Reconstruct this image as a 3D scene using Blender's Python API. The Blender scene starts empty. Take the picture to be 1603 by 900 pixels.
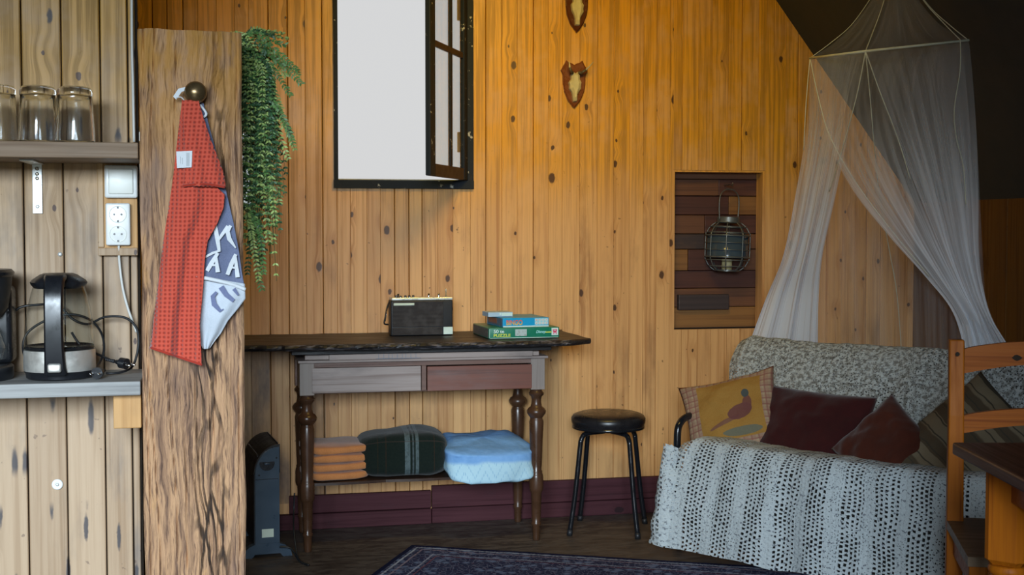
import bpy, bmesh, math, random
from math import sin, cos, pi, radians, atan, sqrt
from mathutils import Vector, Matrix, noise
random.seed(7)
S = bpy.context.scene
COL = S.collection
PI = pi

# ------------------------------------------------------------------ camera
F = 2050.0; CH = 1.17; TH = atan(.22); PT = radians(2.5)
cd = bpy.data.cameras.new('camera'); cam = bpy.data.objects.new('camera', cd); COL.objects.link(cam)
cam.location = (0, 0, CH); cam.rotation_euler = (PI/2 - PT, 0, -TH)
cd.sensor_width = 36; cd.lens = 36*F/1603; cd.clip_start = .05
S.camera = cam
# ------------------------------------------------------------------ world, lights, exposure
S.view_settings.view_transform = 'Standard'; S.view_settings.look = 'None'
S.view_settings.exposure = 0; S.view_settings.gamma = 1; S.view_settings.use_curve_mapping = False
W = bpy.data.worlds.new('overcast'); S.world = W; W.use_nodes = True
W.node_tree.nodes['Background'].inputs[0].default_value = (.67, .675, .68, 1)
W.node_tree.nodes['Background'].inputs[1].default_value = 1.0
def area(name, loc, rot, sx, sy, power, col):
    l = bpy.data.lights.new(name, 'AREA'); l.shape = 'RECTANGLE'; l.size = sx; l.size_y = sy
    l.energy = power; l.color = col
    o = bpy.data.objects.new(name, l); COL.objects.link(o); o.location = loc; o.rotation_euler = rot
    return o
# bright overcast daylight in front of the open doors behind the camera
area('doorway_daylight', (-1.5, -6.0, 2.9), (radians(80), 0, radians(-14)), 3.6, 2.2, 1500, (.74, .88, 1.0))
# added warm fill for the upper back wall, not a real lamp
area('warm_upper_fill', (1.0, 3.5, 2.40), (radians(66), 0, radians(-6)), .7, .3, 10, (1.0, .68, .14)).data.spread = radians(115)

# ------------------------------------------------------------------ pixel to place helpers
_r = Vector((cos(TH), -sin(TH), 0)); _f = Vector((sin(TH)*cos(PT), cos(TH)*cos(PT), -sin(PT)))
_u = Vector((sin(TH)*sin(PT), cos(TH)*sin(PT), cos(PT)))
def ray(px, py): return _f + _r*((px-801.5)/F) + _u*((450-py)/F)
def at(px, py, Y):
    d = ray(px, py); return Vector((0, 0, CH)) + d*(Y/d.y)

# ------------------------------------------------------------------ node helpers
class N:
    def __init__(s, name):
        s.m = bpy.data.materials.new(name); s.m.use_nodes = True; s.t = s.m.node_tree
        s.b = s.t.nodes['Principled BSDF']; s.out = s.t.nodes['Material Output']
    def n(s, typ, **kw):
        nd = s.t.nodes.new(typ)
        for k, v in kw.items():
            if k.startswith('i_'):
                nd.inputs[k[2:].replace('_', ' ')].default_value = v
            else: setattr(nd, k, v)
        return nd
    def l(s, a, b): s.t.links.new(a, b)
    def set(s, **kw):
        for k, v in kw.items():
            k = k.replace('_', ' ')
            if isinstance(v, bpy.types.NodeSocket): s.l(v, s.b.inputs[k])
            else: s.b.inputs[k].default_value = v
    def math(s, op, a, b=None, c=None, clamp=False):
        nd = s.t.nodes.new('ShaderNodeMath'); nd.operation = op; nd.use_clamp = clamp
        for i, x in enumerate((a, b, c)):
            if x is None: continue
            if isinstance(x, bpy.types.NodeSocket): s.l(x, nd.inputs[i])
            else: nd.inputs[i].default_value = x
        return nd.outputs[0]
    def mix(s, f, a, b, mode='MIX'):
        nd = s.t.nodes.new('ShaderNodeMix'); nd.data_type = 'RGBA'; nd.blend_type = mode
        for i, x in ((0, f), (6, a), (7, b)):
            if isinstance(x, bpy.types.NodeSocket): s.l(x, nd.inputs[i])
            elif i == 0: nd.inputs[0].default_value = x
            else: nd.inputs[i].default_value = (x[0], x[1], x[2], 1)
        return nd.outputs[2]
    def ramp(s, x, lo, hi, a=0., b=1.):
        nd = s.t.nodes.new('ShaderNodeMapRange'); nd.clamp = True; nd.interpolation_type = 'SMOOTHSTEP'
        s.l(x, nd.inputs[0]); nd.inputs[1].default_value = lo; nd.inputs[2].default_value = hi
        nd.inputs[3].default_value = a; nd.inputs[4].default_value = b
        return nd.outputs[0]
    def obj(s): return s.n('ShaderNodeTexCoord').outputs['Object']
    def uv(s): return s.n('ShaderNodeTexCoord').outputs['UV']
    def xyz(s, v):
        nd = s.n('ShaderNodeSeparateXYZ'); s.l(v, nd.inputs[0]); return nd.outputs
    def comb(s, x, y, z):
        nd = s.n('ShaderNodeCombineXYZ')
        for i, a in enumerate((x, y, z)):
            if isinstance(a, bpy.types.NodeSocket): s.l(a, nd.inputs[i])
            else: nd.inputs[i].default_value = a
        return nd.outputs[0]
    def noise(s, v, scale=5, detail=3, rough=.5, dist=0):
        nd = s.n('ShaderNodeTexNoise'); s.l(v, nd.inputs['Vector']); nd.inputs['Scale'].default_value = scale
        nd.inputs['Detail'].default_value = detail; nd.inputs['Roughness'].default_value = rough
        nd.inputs['Distortion'].default_value = dist
        return nd.outputs[0]
    def scale(s, v, sc):
        nd = s.n('ShaderNodeVectorMath', operation='MULTIPLY'); s.l(v, nd.inputs[0]); nd.inputs[1].default_value = sc
        return nd.outputs[0]
    def bump(s, h, strength=.3, dist=.002):
        nd = s.n('ShaderNodeBump'); s.l(h, nd.inputs['Height']); nd.inputs['Strength'].default_value = strength
        nd.inputs['Distance'].default_value = dist
        s.l(nd.outputs[0], s.b.inputs['Normal'])
    def attr(s, name): return s.n('ShaderNodeAttribute', attribute_name=name).outputs['Fac']

def plain(name, col, rough=.5, metal=0., nz=.12, nsc=30, **kw):
    m = N(name); o = m.obj(); f = m.noise(o, nsc, 4, .6)
    c2 = [min(1, c*(1+nz*2)) for c in col]; c1 = [c*(1-nz*2) for c in col]
    m.set(Base_Color=m.mix(f, c1, c2), Roughness=rough, Metallic=metal)
    m.set(Roughness=m.ramp(f, .3, .7, max(0, rough-.06), min(1, rough+.08)))
    for k, v in kw.items(): m.set(**{k: v})
    return m.m

def pine(name, light, dark, knot=(.06, .025, .01), ax='Z', rough=.42, stain=(.05, .035, .03), stain_amt=.3,
         knots=1., grain=1., spec=.5, var=.25, streak=None, bump=.25, upper_tint=None, patch=()):
    """planed softwood: grain runs along ax, every plank has its own attribute pr"""
    m = N(name); o = m.obj(); pr = m.attr('pr'); x, y, z = m.xyz(o)
    if ax == 'X': x, z = z, x
    if ax == 'Y': y, z = z, y
    off = m.math('MULTIPLY', pr, 37.1)
    xx = m.math('ADD', x, off); yy = m.math('ADD', y, m.math('MULTIPLY', pr, 5.3)); zz = m.math('ADD', z, m.math('MULTIPLY', pr, 11.7))
    base = m.comb(xx, yy, zz)
    # knots
    kv = m.comb(m.math('MULTIPLY', xx, 8.5), m.math('MULTIPLY', zz, 5.2), 0.)
    vo = m.n('ShaderNodeTexVoronoi', voronoi_dimensions='2D'); m.l(kv, vo.inputs['Vector']); vo.inputs['Scale'].default_value = 1.0
    vd = vo.outputs['Distance']; vc = m.xyz(vo.outputs['Color'])
    has = m.math('GREATER_THAN', vc[0], 1-.42*knots)
    rad = m.math('MULTIPLY_ADD', m.math('POWER', vc[1], 2.), .10, .035)
    wob = m.math('MULTIPLY_ADD', m.noise(base, 90, 2), .05, -.025)
    kd = m.math('ADD', vd, wob)
    kn = m.math('MULTIPLY', has, m.math('SUBTRACT', 1., m.math('DIVIDE', kd, rad), clamp=True))
    knm = m.ramp(kn, .02, .35)
    halo = m.math('MULTIPLY', has, m.ramp(vd, .05, .32, 1, 0))
    # grain
    wx = m.math('ADD', xx, m.math('MULTIPLY', halo, .012))
    g1 = m.noise(m.comb(m.math('MULTIPLY', wx, 75), m.math('MULTIPLY', yy, 75), m.math('MULTIPLY', zz, 1.6)), grain, 3, .55, .4)
    g2 = m.noise(m.comb(m.math('MULTIPLY', wx, 320), m.math('MULTIPLY', yy, 320), m.math('MULTIPLY', zz, 9)), grain, 2, .6)
    g = m.math('ADD', m.math('MULTIPLY', g1, .7), m.math('MULTIPLY', g2, .3))
    gm = m.ramp(g, .40, .60)
    mid = [(a*.62+b*.38) for a, b in zip(light, dark)]
    c = m.mix(gm, light, mid)
    c = m.mix(m.ramp(g1, .54, .68, 0, .75), c, dark)
    # plank to plank variation
    r2 = m.math('FRACT', m.math('MULTIPLY', pr, 17.31))
    c = m.mix(m.math('MULTIPLY', r2, var), c, dark)
    r3 = m.math('FRACT', m.math('MULTIPLY', pr, 71.77))
    c = m.mix(m.math('MULTIPLY', m.math('GREATER_THAN', r3, .6), var*.8), c, [min(1, l*1.15) for l in light])
    c = m.mix(m.math('MULTIPLY', halo, .45), c, dark)
    # dirt, weather
    st = m.noise(m.comb(m.math('MULTIPLY', xx, 6), m.math('MULTIPLY', yy, 6), m.math('MULTIPLY', zz, 2.2)), 1.2, 5, .62)
    c = m.mix(m.ramp(st, .52, .8, 0, stain_amt), c, stain)
    sp = m.noise(base, 46, 2, .5)
    c = m.mix(m.ramp(sp, .72, .76, 0, .6*knots), c, knot)
    if upper_tint:  # second wood colour blended in with height, broken up by noise
        wn = m.noise(base, 5, 4, .65); c = m.mix(m.math('MULTIPLY', m.ramp(z, upper_tint[0], upper_tint[1]), m.ramp(wn, .3, .6, .35, 1.)), c, m.mix(gm, upper_tint[2], [a*.6 for a in upper_tint[2]]))
    for (x0, x1, z0, z1) in patch:   # old dirt on a few boards
        k = m.math('MULTIPLY', m.math('MULTIPLY', m.math('GREATER_THAN', x, x0), m.math('LESS_THAN', x, x1)), m.math('MULTIPLY', m.math('GREATER_THAN', z, z0), m.ramp(z, z1-.1, z1, 1, 0)))
        c = m.mix(m.math('MULTIPLY', k, m.ramp(st, .38, .6, .25, .8)), c, (.07, .04, .03))
    if streak:
        for (z0, z1, sx, sz, thr) in streak:
            v2 = m.n('ShaderNodeTexVoronoi', voronoi_dimensions='2D'); m.l(m.comb(m.math('MULTIPLY', x, sx), m.math('MULTIPLY', z, sz), 0.), v2.inputs['Vector'])
            v2.inputs['Scale'].default_value = 1.
            band = m.math('MULTIPLY', m.math('MULTIPLY', m.ramp(z, z0, z0+.03), m.ramp(z, z1-.03, z1, 1, 0)), m.math('GREATER_THAN', m.xyz(v2.outputs['Color'])[0], .58))
            d2 = m.math('ADD', v2.outputs['Distance'], m.math('MULTIPLY_ADD', m.noise(base, 60, 2), .12, -.06))
            c = m.mix(m.math('MULTIPLY', band, m.ramp(d2, thr*.5, thr, .9, 0)), c, (.035, .035, .045))
    c = m.mix(m.math('MULTIPLY', knm, .9), c, knot)
    m.set(Base_Color=c, Roughness=m.ramp(g, .3, .7, rough-.05, rough+.1), Specular_IOR_Level=spec)
    m.bump(m.math('SUBTRACT', g, m.math('MULTIPLY', knm, .3)), bump, .0012)
    return m.m

M = {}
M['pine_wall'] = pine('varnished_pine', (.76, .43, .175), (.46, .20, .06), (.05, .018, .008), rough=.38, stain_amt=.5, stain=(.16, .075, .035), var=.36, upper_tint=(1.12, 1.58, (.78, .355, .022)),
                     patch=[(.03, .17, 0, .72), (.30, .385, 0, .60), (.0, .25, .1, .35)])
M['pine_left'] = pine('weathered_pine', (.46, .325, .205), (.30, .19, .105), (.06, .03, .025), rough=.55, stain=(.12, .11, .105), stain_amt=.75, var=.35, upper_tint=(1.0, 1.7, (.52, .275, .045)),
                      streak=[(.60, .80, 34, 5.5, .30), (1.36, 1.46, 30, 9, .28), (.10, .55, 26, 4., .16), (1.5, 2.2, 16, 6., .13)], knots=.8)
M['pine_right'] = pine('dim_brown_pine', (.15, .065, .012), (.07, .026, .004), rough=.6, spec=.2)
M['post'] = None
M['roof'] = plain('dark_roof_board', (.034, .036, .031), .75, nsc=6)
M['backing'] = plain('dark_gap', (.02, .012, .006), .9)
M['purple'] = pine('purple_brown_paint', (.075, .022, .028), (.045, .013, .017), (.02, .008, .01), ax='X', rough=.7, spec=.2, stain=(.045, .04, .05), stain_amt=.5, knots=.1)
M['shelf_top'] = pine('grey_brown_shelf_board', (.22, .145, .085), (.12, .07, .04), (.03, .02, .015), ax='X', rough=.6, stain=(.06, .05, .045), knots=.2)
M['shelf_low'] = pine('grey_weathered_shelf_board', (.30, .30, .29), (.15, .145, .14), (.05, .05, .06), ax='X', rough=.55, stain=(.05, .055, .07), stain_amt=.7, knots=.2, grain=1.3)
M['cleat'] = pine('raw_pine_block', (.55, .31, .11), (.36, .18, .06), ax='Z', rough=.6, knots=.2)
M['honey'] = pine('honey_pine', (.36, .105, .005), (.18, .04, .002), (.03, .009, .003), rough=.45, spec=.15, stain_amt=.1, knots=.25)
M['honeyx'] = pine('honey_pine_rail', (.33, .090, .006), (.17, .036, .002), (.03, .009, .003), ax='X', rough=.45, spec=.15, stain_amt=.1, knots=.2)
M['tabletop'] = pine('dark_red_brown_top', (.055, .017, .008), (.025, .008, .004), ax='Y', rough=.38, spec=.3, stain_amt=.1, knots=0)
M['chair_seat'] = pine('dull_brown_seat', (.17, .11, .06), (.1, .06, .03), ax='X', rough=.5, knots=.1)

def floor_mat():
    m = N('worn_brown_floor'); o = m.obj(); x, y, z = m.xyz(o)
    v = m.comb(m.math('MULTIPLY', x, 6), m.math('MULTIPLY', y, 22), 0)
    a = m.noise(v, 1.2, 6, .68, .6); b = m.noise(m.comb(m.math('MULTIPLY', x, 30), m.math('MULTIPLY', y, 140), 0), 1, 3, .6)
    g = m.math('ADD', m.math('MULTIPLY', a, .6), m.math('MULTIPLY', b, .4))
    c = m.mix(m.ramp(g, .4, .62), (.040, .031, .026), (.125, .10, .082))
    c = m.mix(m.ramp(b, .66, .8, 0, .5), c, (.25, .22, .2))
    m.set(Base_Color=c, Roughness=m.ramp(g, .35, .7, .42, .65)); m.bump(g, .4, .002)
    return m.m
M['floor'] = floor_mat()

def post_mat():
    m = N('rough_old_timber'); o = m.obj(); x, y, z = m.xyz(o)
    warp = m.noise(m.comb(m.math('MULTIPLY', x, 5), y, m.math('MULTIPLY', z, 3)), 1.6, 3, .5)
    xx = m.math('ADD', x, m.math('MULTIPLY', warp, .05))
    g1 = m.noise(m.comb(m.math('MULTIPLY', xx, 75), m.math('MULTIPLY', y, 20), m.math('MULTIPLY', z, 3.2)), 1, 7, .72, .5)
    g2 = m.noise(m.comb(m.math('MULTIPLY', xx, 200), m.math('MULTIPLY', y, 60), m.math('MULTIPLY', z, 12)), 1, 4, .7)
    big = m.noise(m.comb(m.math('MULTIPLY', x, 9), y, m.math('MULTIPLY', z, 3)), 1, 4, .6)
    c = m.mix(m.ramp(g1, .36, .60), (.19, .105, .065), (.50, .29, .155))
    c = m.mix(m.ramp(big, .52, .72, 0, .6), c, (.20, .135, .11))
    c = m.mix(m.ramp(g2, .50, .64, 0, .75), c, (.09, .048, .035))
    c = m.mix(m.ramp(g1, .35, .39, .9, 0), c, (.025, .014, .01))
    ve = m.n('ShaderNodeTexVoronoi', voronoi_dimensions='2D', feature='DISTANCE_TO_EDGE'); m.l(m.comb(m.math('MULTIPLY', m.math('ADD', xx, m.math('MULTIPLY', g1, .02)), 52), m.math('MULTIPLY', z, 8), 0.), ve.inputs['Vector']); ve.inputs['Scale'].default_value = 1.
    zone = m.math('MULTIPLY', m.ramp(x, -.085, -.045), m.ramp(x, -.01, .02, 1, 0))
    ck = m.math('MULTIPLY', m.math('MULTIPLY', zone, m.ramp(big, .42, .58, .25, 1)), m.ramp(ve.outputs['Distance'], .04, .14, .95, 0))
    c = m.mix(ck, c, (.018, .012, .010))
    # yellowed upper end, worm-eaten light patches
    pl = m.noise(m.comb(m.math('MULTIPLY', x, 28), y, m.math('MULTIPLY', z, 9)), 1, 4, .6)
    zt = m.ramp(z, 1.2, 1.6)
    c = m.mix(m.math('MULTIPLY', zt, m.ramp(pl, .38, .6, .15, .8)), c, (.46, .22, .035))
    c = m.mix(m.ramp(pl, .64, .72, 0, .5), c, (.52, .29, .12))
    m.set(Base_Color=c, Roughness=.7, Specular_IOR_Level=.3)
    m.bump(m.math('SUBTRACT', m.math('ADD', g1, m.math('MULTIPLY', g2, .5)), ck), .9, .004)
    return m.m
M['post'] = post_mat()

M['frame_dark'] = None
def chipped():
    m = N('chipped_dark_paint'); o = m.obj()
    f = m.noise(o, 38, 5, .65); f2 = m.noise(m.scale(o, (60, 60, 12)), 1, 3, .6)
    c = m.mix(m.ramp(f, .64, .68, 0, 1), (.012, .016, .022), (.45, .43, .36))
    c = m.mix(m.ramp(f2, .6, .75, 0, .5), c, (.05, .035, .025))
    m.set(Base_Color=c, Roughness=.6, Specular_IOR_Level=.2); m.bump(f, .2, .001)
    return m.m
M['frame_dark'] = chipped()
M['frame_brown'] = plain('dark_brown_paint', (.035, .017, .012), .6)
M['sill_white'] = plain('peeling_cream_paint', (.45, .43, .36), .6, nz=.25, nsc=60)
def glass(name, col=(1, 1, 1), rough=0., ior=1.45, alpha=1.):
    m = N(name); m.set(Base_Color=(*col, 1), Roughness=rough, Transmission_Weight=1., IOR=ior, Alpha=alpha)
    return m.m
def thin_glass(name, tint=(.93, .96, .96), refl=.08):
    m = N(name); m.t.nodes.remove(m.b)
    tr = m.n('ShaderNodeBsdfTransparent'); tr.inputs[0].default_value = (*tint, 1)
    gl = m.n('ShaderNodeBsdfGlossy'); gl.inputs['Roughness'].default_value = .02
    lw = m.n('ShaderNodeLayerWeight'); lw.inputs[0].default_value = .5
    mx = m.n('ShaderNodeMixShader'); m.l(m.math('MULTIPLY_ADD', m.math('POWER', lw.outputs[1], 3.), .5, .03), mx.inputs[0]); m.l(tr.outputs[0], mx.inputs[1]); m.l(gl.outputs[0], mx.inputs[2])
    m.l(mx.outputs[0], m.out.inputs[0]); return m.m
M['pane'] = thin_glass('window_glass', (.90, .955, .955))
M['kettle_glass'] = thin_glass('clear_kettle_glass', (.90, .92, .91))
M['tumbler'] = glass('pressed_glass', (.97, .99, 1.0), .08, 1.5)
M['steel'] = plain('brushed_steel', (.80, .78, .72), .42, .75, nz=.05, nsc=80)
M['chrome'] = plain('chrome', (.75, .75, .75), .12, 1., nz=.02)
M['black'] = plain('black_plastic', (.010, .011, .014), .30, nz=.1)
M['black_matte'] = plain('matt_black', (.014, .015, .018), .5)
M['blacktube'] = plain('black_lacquered_tube', (.01, .011, .014), .16)
M['cable_black'] = plain('black_cable', (.012, .013, .015), .4)
M['cable_white'] = plain('white_cable', (.62, .62, .58), .4, nz=.05)
M['white'] = plain('white_plastic', (.78, .80, .78), .3, nz=.02)
M['white_key'] = plain('ivory_switch', (.80, .82, .76), .35, nz=.02)
M['grey_pin'] = plain('grey_hole', (.18, .18, .18), .5)
M['zinc'] = plain('galvanised_bracket', (.62, .64, .62), .38, .3, nz=.08)
M['screw'] = plain('screw_steel', (.25, .22, .18), .3, .9)
M['brass'] = plain('aged_brass_knob', (.20, .135, .065), .3, .75, nz=.3, nsc=25)
M['slate'] = plain('blue_grey_panel', (.040, .068, .105), .33, nz=.06)
M['label'] = plain('pale_label', (.62, .72, .62), .5, nz=.06)
M['shield'] = plain('dark_varnished_shield', (.10, .028, .008), .22, nz=.2)
M['shield2'] = plain('red_brown_shield', (.19, .055, .014), .28, nz=.2)
M['bone'] = plain('old_bone', (.62, .53, .27), .6, nz=.15)
M['horn'] = plain('dark_horn', (.10, .075, .035), .55, nz=.3)
M['horn_tip'] = plain('pale_horn_tip', (.42, .34, .2), .5, nz=.2)
M['wire'] = plain('grey_metal_wire', (.17, .18, .17), .4, .6, nz=.2)
M['lantern_glass'] = N('smoky_lantern_glass').m
_m = M['lantern_glass'].node_tree.nodes['Principled BSDF']; _m.inputs['Base Color'].default_value = (.05, .075, .10, 1); _m.inputs['Roughness'].default_value = .15; _m.inputs['Alpha'].default_value = .92

def fabric(name, c1, c2, sc=200, rough=.9, bmp=.5, fold=0., sheen=.3):
    m = N(name); o = m.obj(); f = m.noise(o, sc, 3, .6); g = m.noise(o, 9, 4, .6)
    c = m.mix(f, c1, c2); c = m.mix(m.ramp(g, .4, .7, 0, .35), c, [a*.6 for a in c1])
    m.set(Base_Color=c, Roughness=rough, Sheen_Weight=sheen, Specular_IOR_Level=.2)
    m.bump(m.math('ADD', m.math('MULTIPLY', f, .4), m.math('MULTIPLY', g, fold)), bmp, .004)
    return m.m
M['peach'] = fabric('peach_terry', (.44, .16, .05), (.62, .27, .10), 260)
M['velvet_red'] = fabric('dark_red_velvet', (.024, .0015, .002), (.045, .003, .0035), 40, .85, .5, 1.2, .25)
M['velvet_rust'] = fabric('rust_red_velvet', (.045, .008, .003), (.075, .014, .005), 40, .85, .5, 1.2, .2)
M['futon'] = fabric('dark_futon_cover', (.022, .020, .018), (.04, .036, .03), 120)

def waffle():
    m = N('coral_waffle_cloth'); x, y, z = m.xyz(m.uv())
    k = 2*PI/.0090
    nz = m.math('MULTIPLY', m.noise(m.uv(), 25, 2), 2.2)
    a = m.math('SINE', m.math('ADD', m.math('MULTIPLY', x, k), nz)); b = m.math('SINE', m.math('ADD', m.math('MULTIPLY', y, k), nz))
    h = m.math('MULTIPLY_ADD', m.math('MULTIPLY', m.math('MULTIPLY_ADD', a, .5, .5), m.math('MULTIPLY_ADD', b, .5, .5)), -1., 1.)
    c = m.mix(m.ramp(h, .1, .8), (.36, .036, .020), (.56, .085, .052))
    m.set(Base_Color=c, Roughness=.95, Specular_IOR_Level=.15, Sheen_Weight=.2); m.bump(h, .9, .003)
    return m.m
M['waffle'] = waffle()
M['navy_cloth'] = fabric('navy_terry', (.10, .12, .21), (.20, .23, .34), 420, .95, .6)
M['light_cloth'] = fabric('pale_blue_terry', (.48, .53, .60), (.62, .67, .73), 420, .95, .6)
M['cloth_white'] = fabric('white_terry', (.62, .66, .70), (.72, .75, .78), 420, .95, .4)
M['cloth_navy_mark'] = fabric('navy_woven_mark', (.12, .14, .26), (.20, .23, .36), 420, .95, .4)

def crochet():
    m = N('cream_crochet_throw'); uv = m.uv(); x, y, z = m.xyz(uv)
    wob = m.math('MULTIPLY_ADD', m.noise(uv, 5, 2, .5), .04, -.02)
    xx = m.math('ADD', x, wob); wy = m.math('ADD', y, m.math('MULTIPLY_ADD', m.noise(uv, 11, 3, .6), .04, -.02))
    st = m.math('FRACT', m.math('DIVIDE', xx, .120))            # wide stripes of open work
    loose = m.math('GREATER_THAN', m.math('ADD', y, m.math('MULTIPLY', m.noise(uv, 6, 2), .2)), .92)
    openw = m.math('MULTIPLY', m.math('LESS_THAN', st, .66), m.math('SUBTRACT', 1., loose))
    fx = m.math('FRACT', m.math('DIVIDE', xx, .0165)); row = m.math('FLOOR', m.math('DIVIDE', xx, .0165))
    fy = m.math('FRACT', m.math('ADD', m.math('DIVIDE', wy, .0150), m.math('MULTIPLY', row, .5)))
    nn = m.noise(uv, 130, 2, .5); sz = m.math('MULTIPLY_ADD', m.noise(uv, 14, 3, .6), .40, .06)
    dx = m.math('ABSOLUTE', m.math('SUBTRACT', fx, .5)); dy = m.math('ABSOLUTE', m.math('SUBTRACT', fy, .5))
    d = m.math('ADD', m.math('MAXIMUM', dx, m.math('MULTIPLY', dy, 1.1)), m.math('MULTIPLY_ADD', nn, .14, -.07))
    hole = m.math('MULTIPLY', m.math('LESS_THAN', d, sz), openw)
    # finer loose holes in the dense stripes
    v = m.n('ShaderNodeTexVoronoi', voronoi_dimensions='2D'); m.l(uv, v.inputs['Vector']); v.inputs['Scale'].default_value = 75
    big = m.noise(uv, 5, 2, .5)
    hole2 = m.math('MULTIPLY', m.math('LESS_THAN', v.outputs['Distance'], m.math('ADD', m.math('MULTIPLY_ADD', big, .5, -.16), m.math('MULTIPLY', loose, .03))), m.math('SUBTRACT', 1., openw))
    hole = m.math('MAXIMUM', hole, m.math('MULTIPLY', hole2, .9))
    th = m.noise(uv, 320, 3, .6)
    c = m.mix(th, (.40, .45, .46), (.68, .74, .76))
    fleck = m.noise(uv, 95, 2, .5)
    c = m.mix(m.ramp(fleck, .58, .66, 0, .75), c, (.09, .10, .13)); c = m.mix(m.math('MULTIPLY', loose, m.ramp(m.noise(uv, 60, 4, .7), .42, .6, .15, .85)), c, (.13, .125, .11))
    m.set(Base_Color=c, Roughness=.95, Specular_IOR_Level=.1, Alpha=m.math('SUBTRACT', 1., hole))
    m.bump(m.math('ADD', m.math('MULTIPLY', d, -.8), m.math('MULTIPLY', th, .5)), .8, .006)
    return m.m
M['crochet'] = crochet()

def net_mat():
    m = N('white_mosquito_net'); m.t.nodes.remove(m.b)
    x, y, z = m.xyz(m.uv()); de = m.attr('dens')
    s1 = m.noise(m.comb(m.math('MULTIPLY', x, 11), m.math('MULTIPLY', y, .5), 0), 1, 4, .7)
    s2 = m.noise(m.comb(m.math('MULTIPLY', x, 38), m.math('MULTIPLY', y, 1.2), 3.), 1, 3, .6)
    st = m.math('ADD', m.math('MULTIPLY', s1, .65), m.math('MULTIPLY', s2, .35))
    st = m.ramp(st, .38, .64, .45, 1.7)
    al = m.math('MULTIPLY', de, st, clamp=True)
    tr = m.n('ShaderNodeBsdfTransparent')
    df = m.n('ShaderNodeBsdfDiffuse'); df.inputs[0].default_value = (.90, .94, 1.0, 1)
    tl = m.n('ShaderNodeBsdfTranslucent'); tl.inputs[0].default_value = (.90, .94, 1.0, 1)
    m1 = m.n('ShaderNodeMixShader'); m1.inputs[0].default_value = .35; m.l(df.outputs[0], m1.inputs[1]); m.l(tl.outputs[0], m1.inputs[2])
    m2 = m.n('ShaderNodeMixShader'); m.l(al, m2.inputs[0]); m.l(tr.outputs[0], m2.inputs[1]); m.l(m1.outputs[0], m2.inputs[2])
    m.l(m2.outputs[0], m.out.inputs[0]); return m.m
M['net'] = net_mat()
M['net_tape'] = plain('cream_net_tape', (.62, .62, .48), .8)

def rug_mat():
    m = N('navy_persian_rug'); uv = m.uv(); x, y, z = m.xyz(uv)     # metres from the far left corner
    v = m.n('ShaderNodeTexVoronoi'); m.l(uv, v.inputs['Vector']); v.inputs['Scale'].default_value = 26
    v2 = m.n('ShaderNodeTexVoronoi'); v2.feature = 'DISTANCE_TO_EDGE'; m.l(uv, v2.inputs['Vector']); v2.inputs['Scale'].default_value = 55
    nz = m.noise(uv, 70, 4, .7)
    c = m.mix(m.ramp(v.outputs['Distance'], .2, .5), (.13, .17, .27), (.016, .020, .055))
    c = m.mix(m.ramp(v2.outputs['Distance'], .02, .09, .75, 0), c, (.17, .17, .24))
    c = m.mix(m.ramp(nz, .55, .65, 0, .55), c, (.09, .030, .05))
    e = m.math('MINIMUM', x, y)
    for a, b, col in ((.028, .036, (.42, .44, .5)), (.055, .062, (.30, .22, .25)), (.115, .122, (.35, .35, .42)), (.135, .14, (.2, .06, .07))):
        k = m.math('MULTIPLY', m.math('GREATER_THAN', e, a), m.math('LESS_THAN', e, b))
        c = m.mix(m.math('MULTIPLY', k, m.ramp(nz, .4, .55, .3, .9)), c, col)
    c = m.mix(m.math('LESS_THAN', e, .018), c, (.008, .010, .035))
    m.set(Base_Color=c, Roughness=.95, Specular_IOR_Level=.1); m.bump(nz, .5, .003)
    return m.m
M['rug'] = rug_mat()

# ------------------------------------------------------------------ mesh helpers
def link(name, me, mat=None, parent=None, smooth=False):
    o = bpy.data.objects.new(name, me); COL.objects.link(o)
    if mat: me.materials.append(mat)
    if parent: o.parent = parent
    if smooth:
        for p in me.polygons: p.use_smooth = True
    return o
def tag(o, label, cat, group=None):
    o['label'] = label; o['category'] = cat
    if group: o['group'] = group
    return o
def struct(o): o['kind'] = 'structure'; return o
def thing(name, label, cat, loc=(0, 0, 0), rz=0., group=None, rot=None):
    o = bpy.data.objects.new(name, None); COL.objects.link(o); o.empty_display_size = .05
    o.location = loc; o.rotation_euler = rot if rot else (0, 0, rz)
    return tag(o, label, cat, group)

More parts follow.
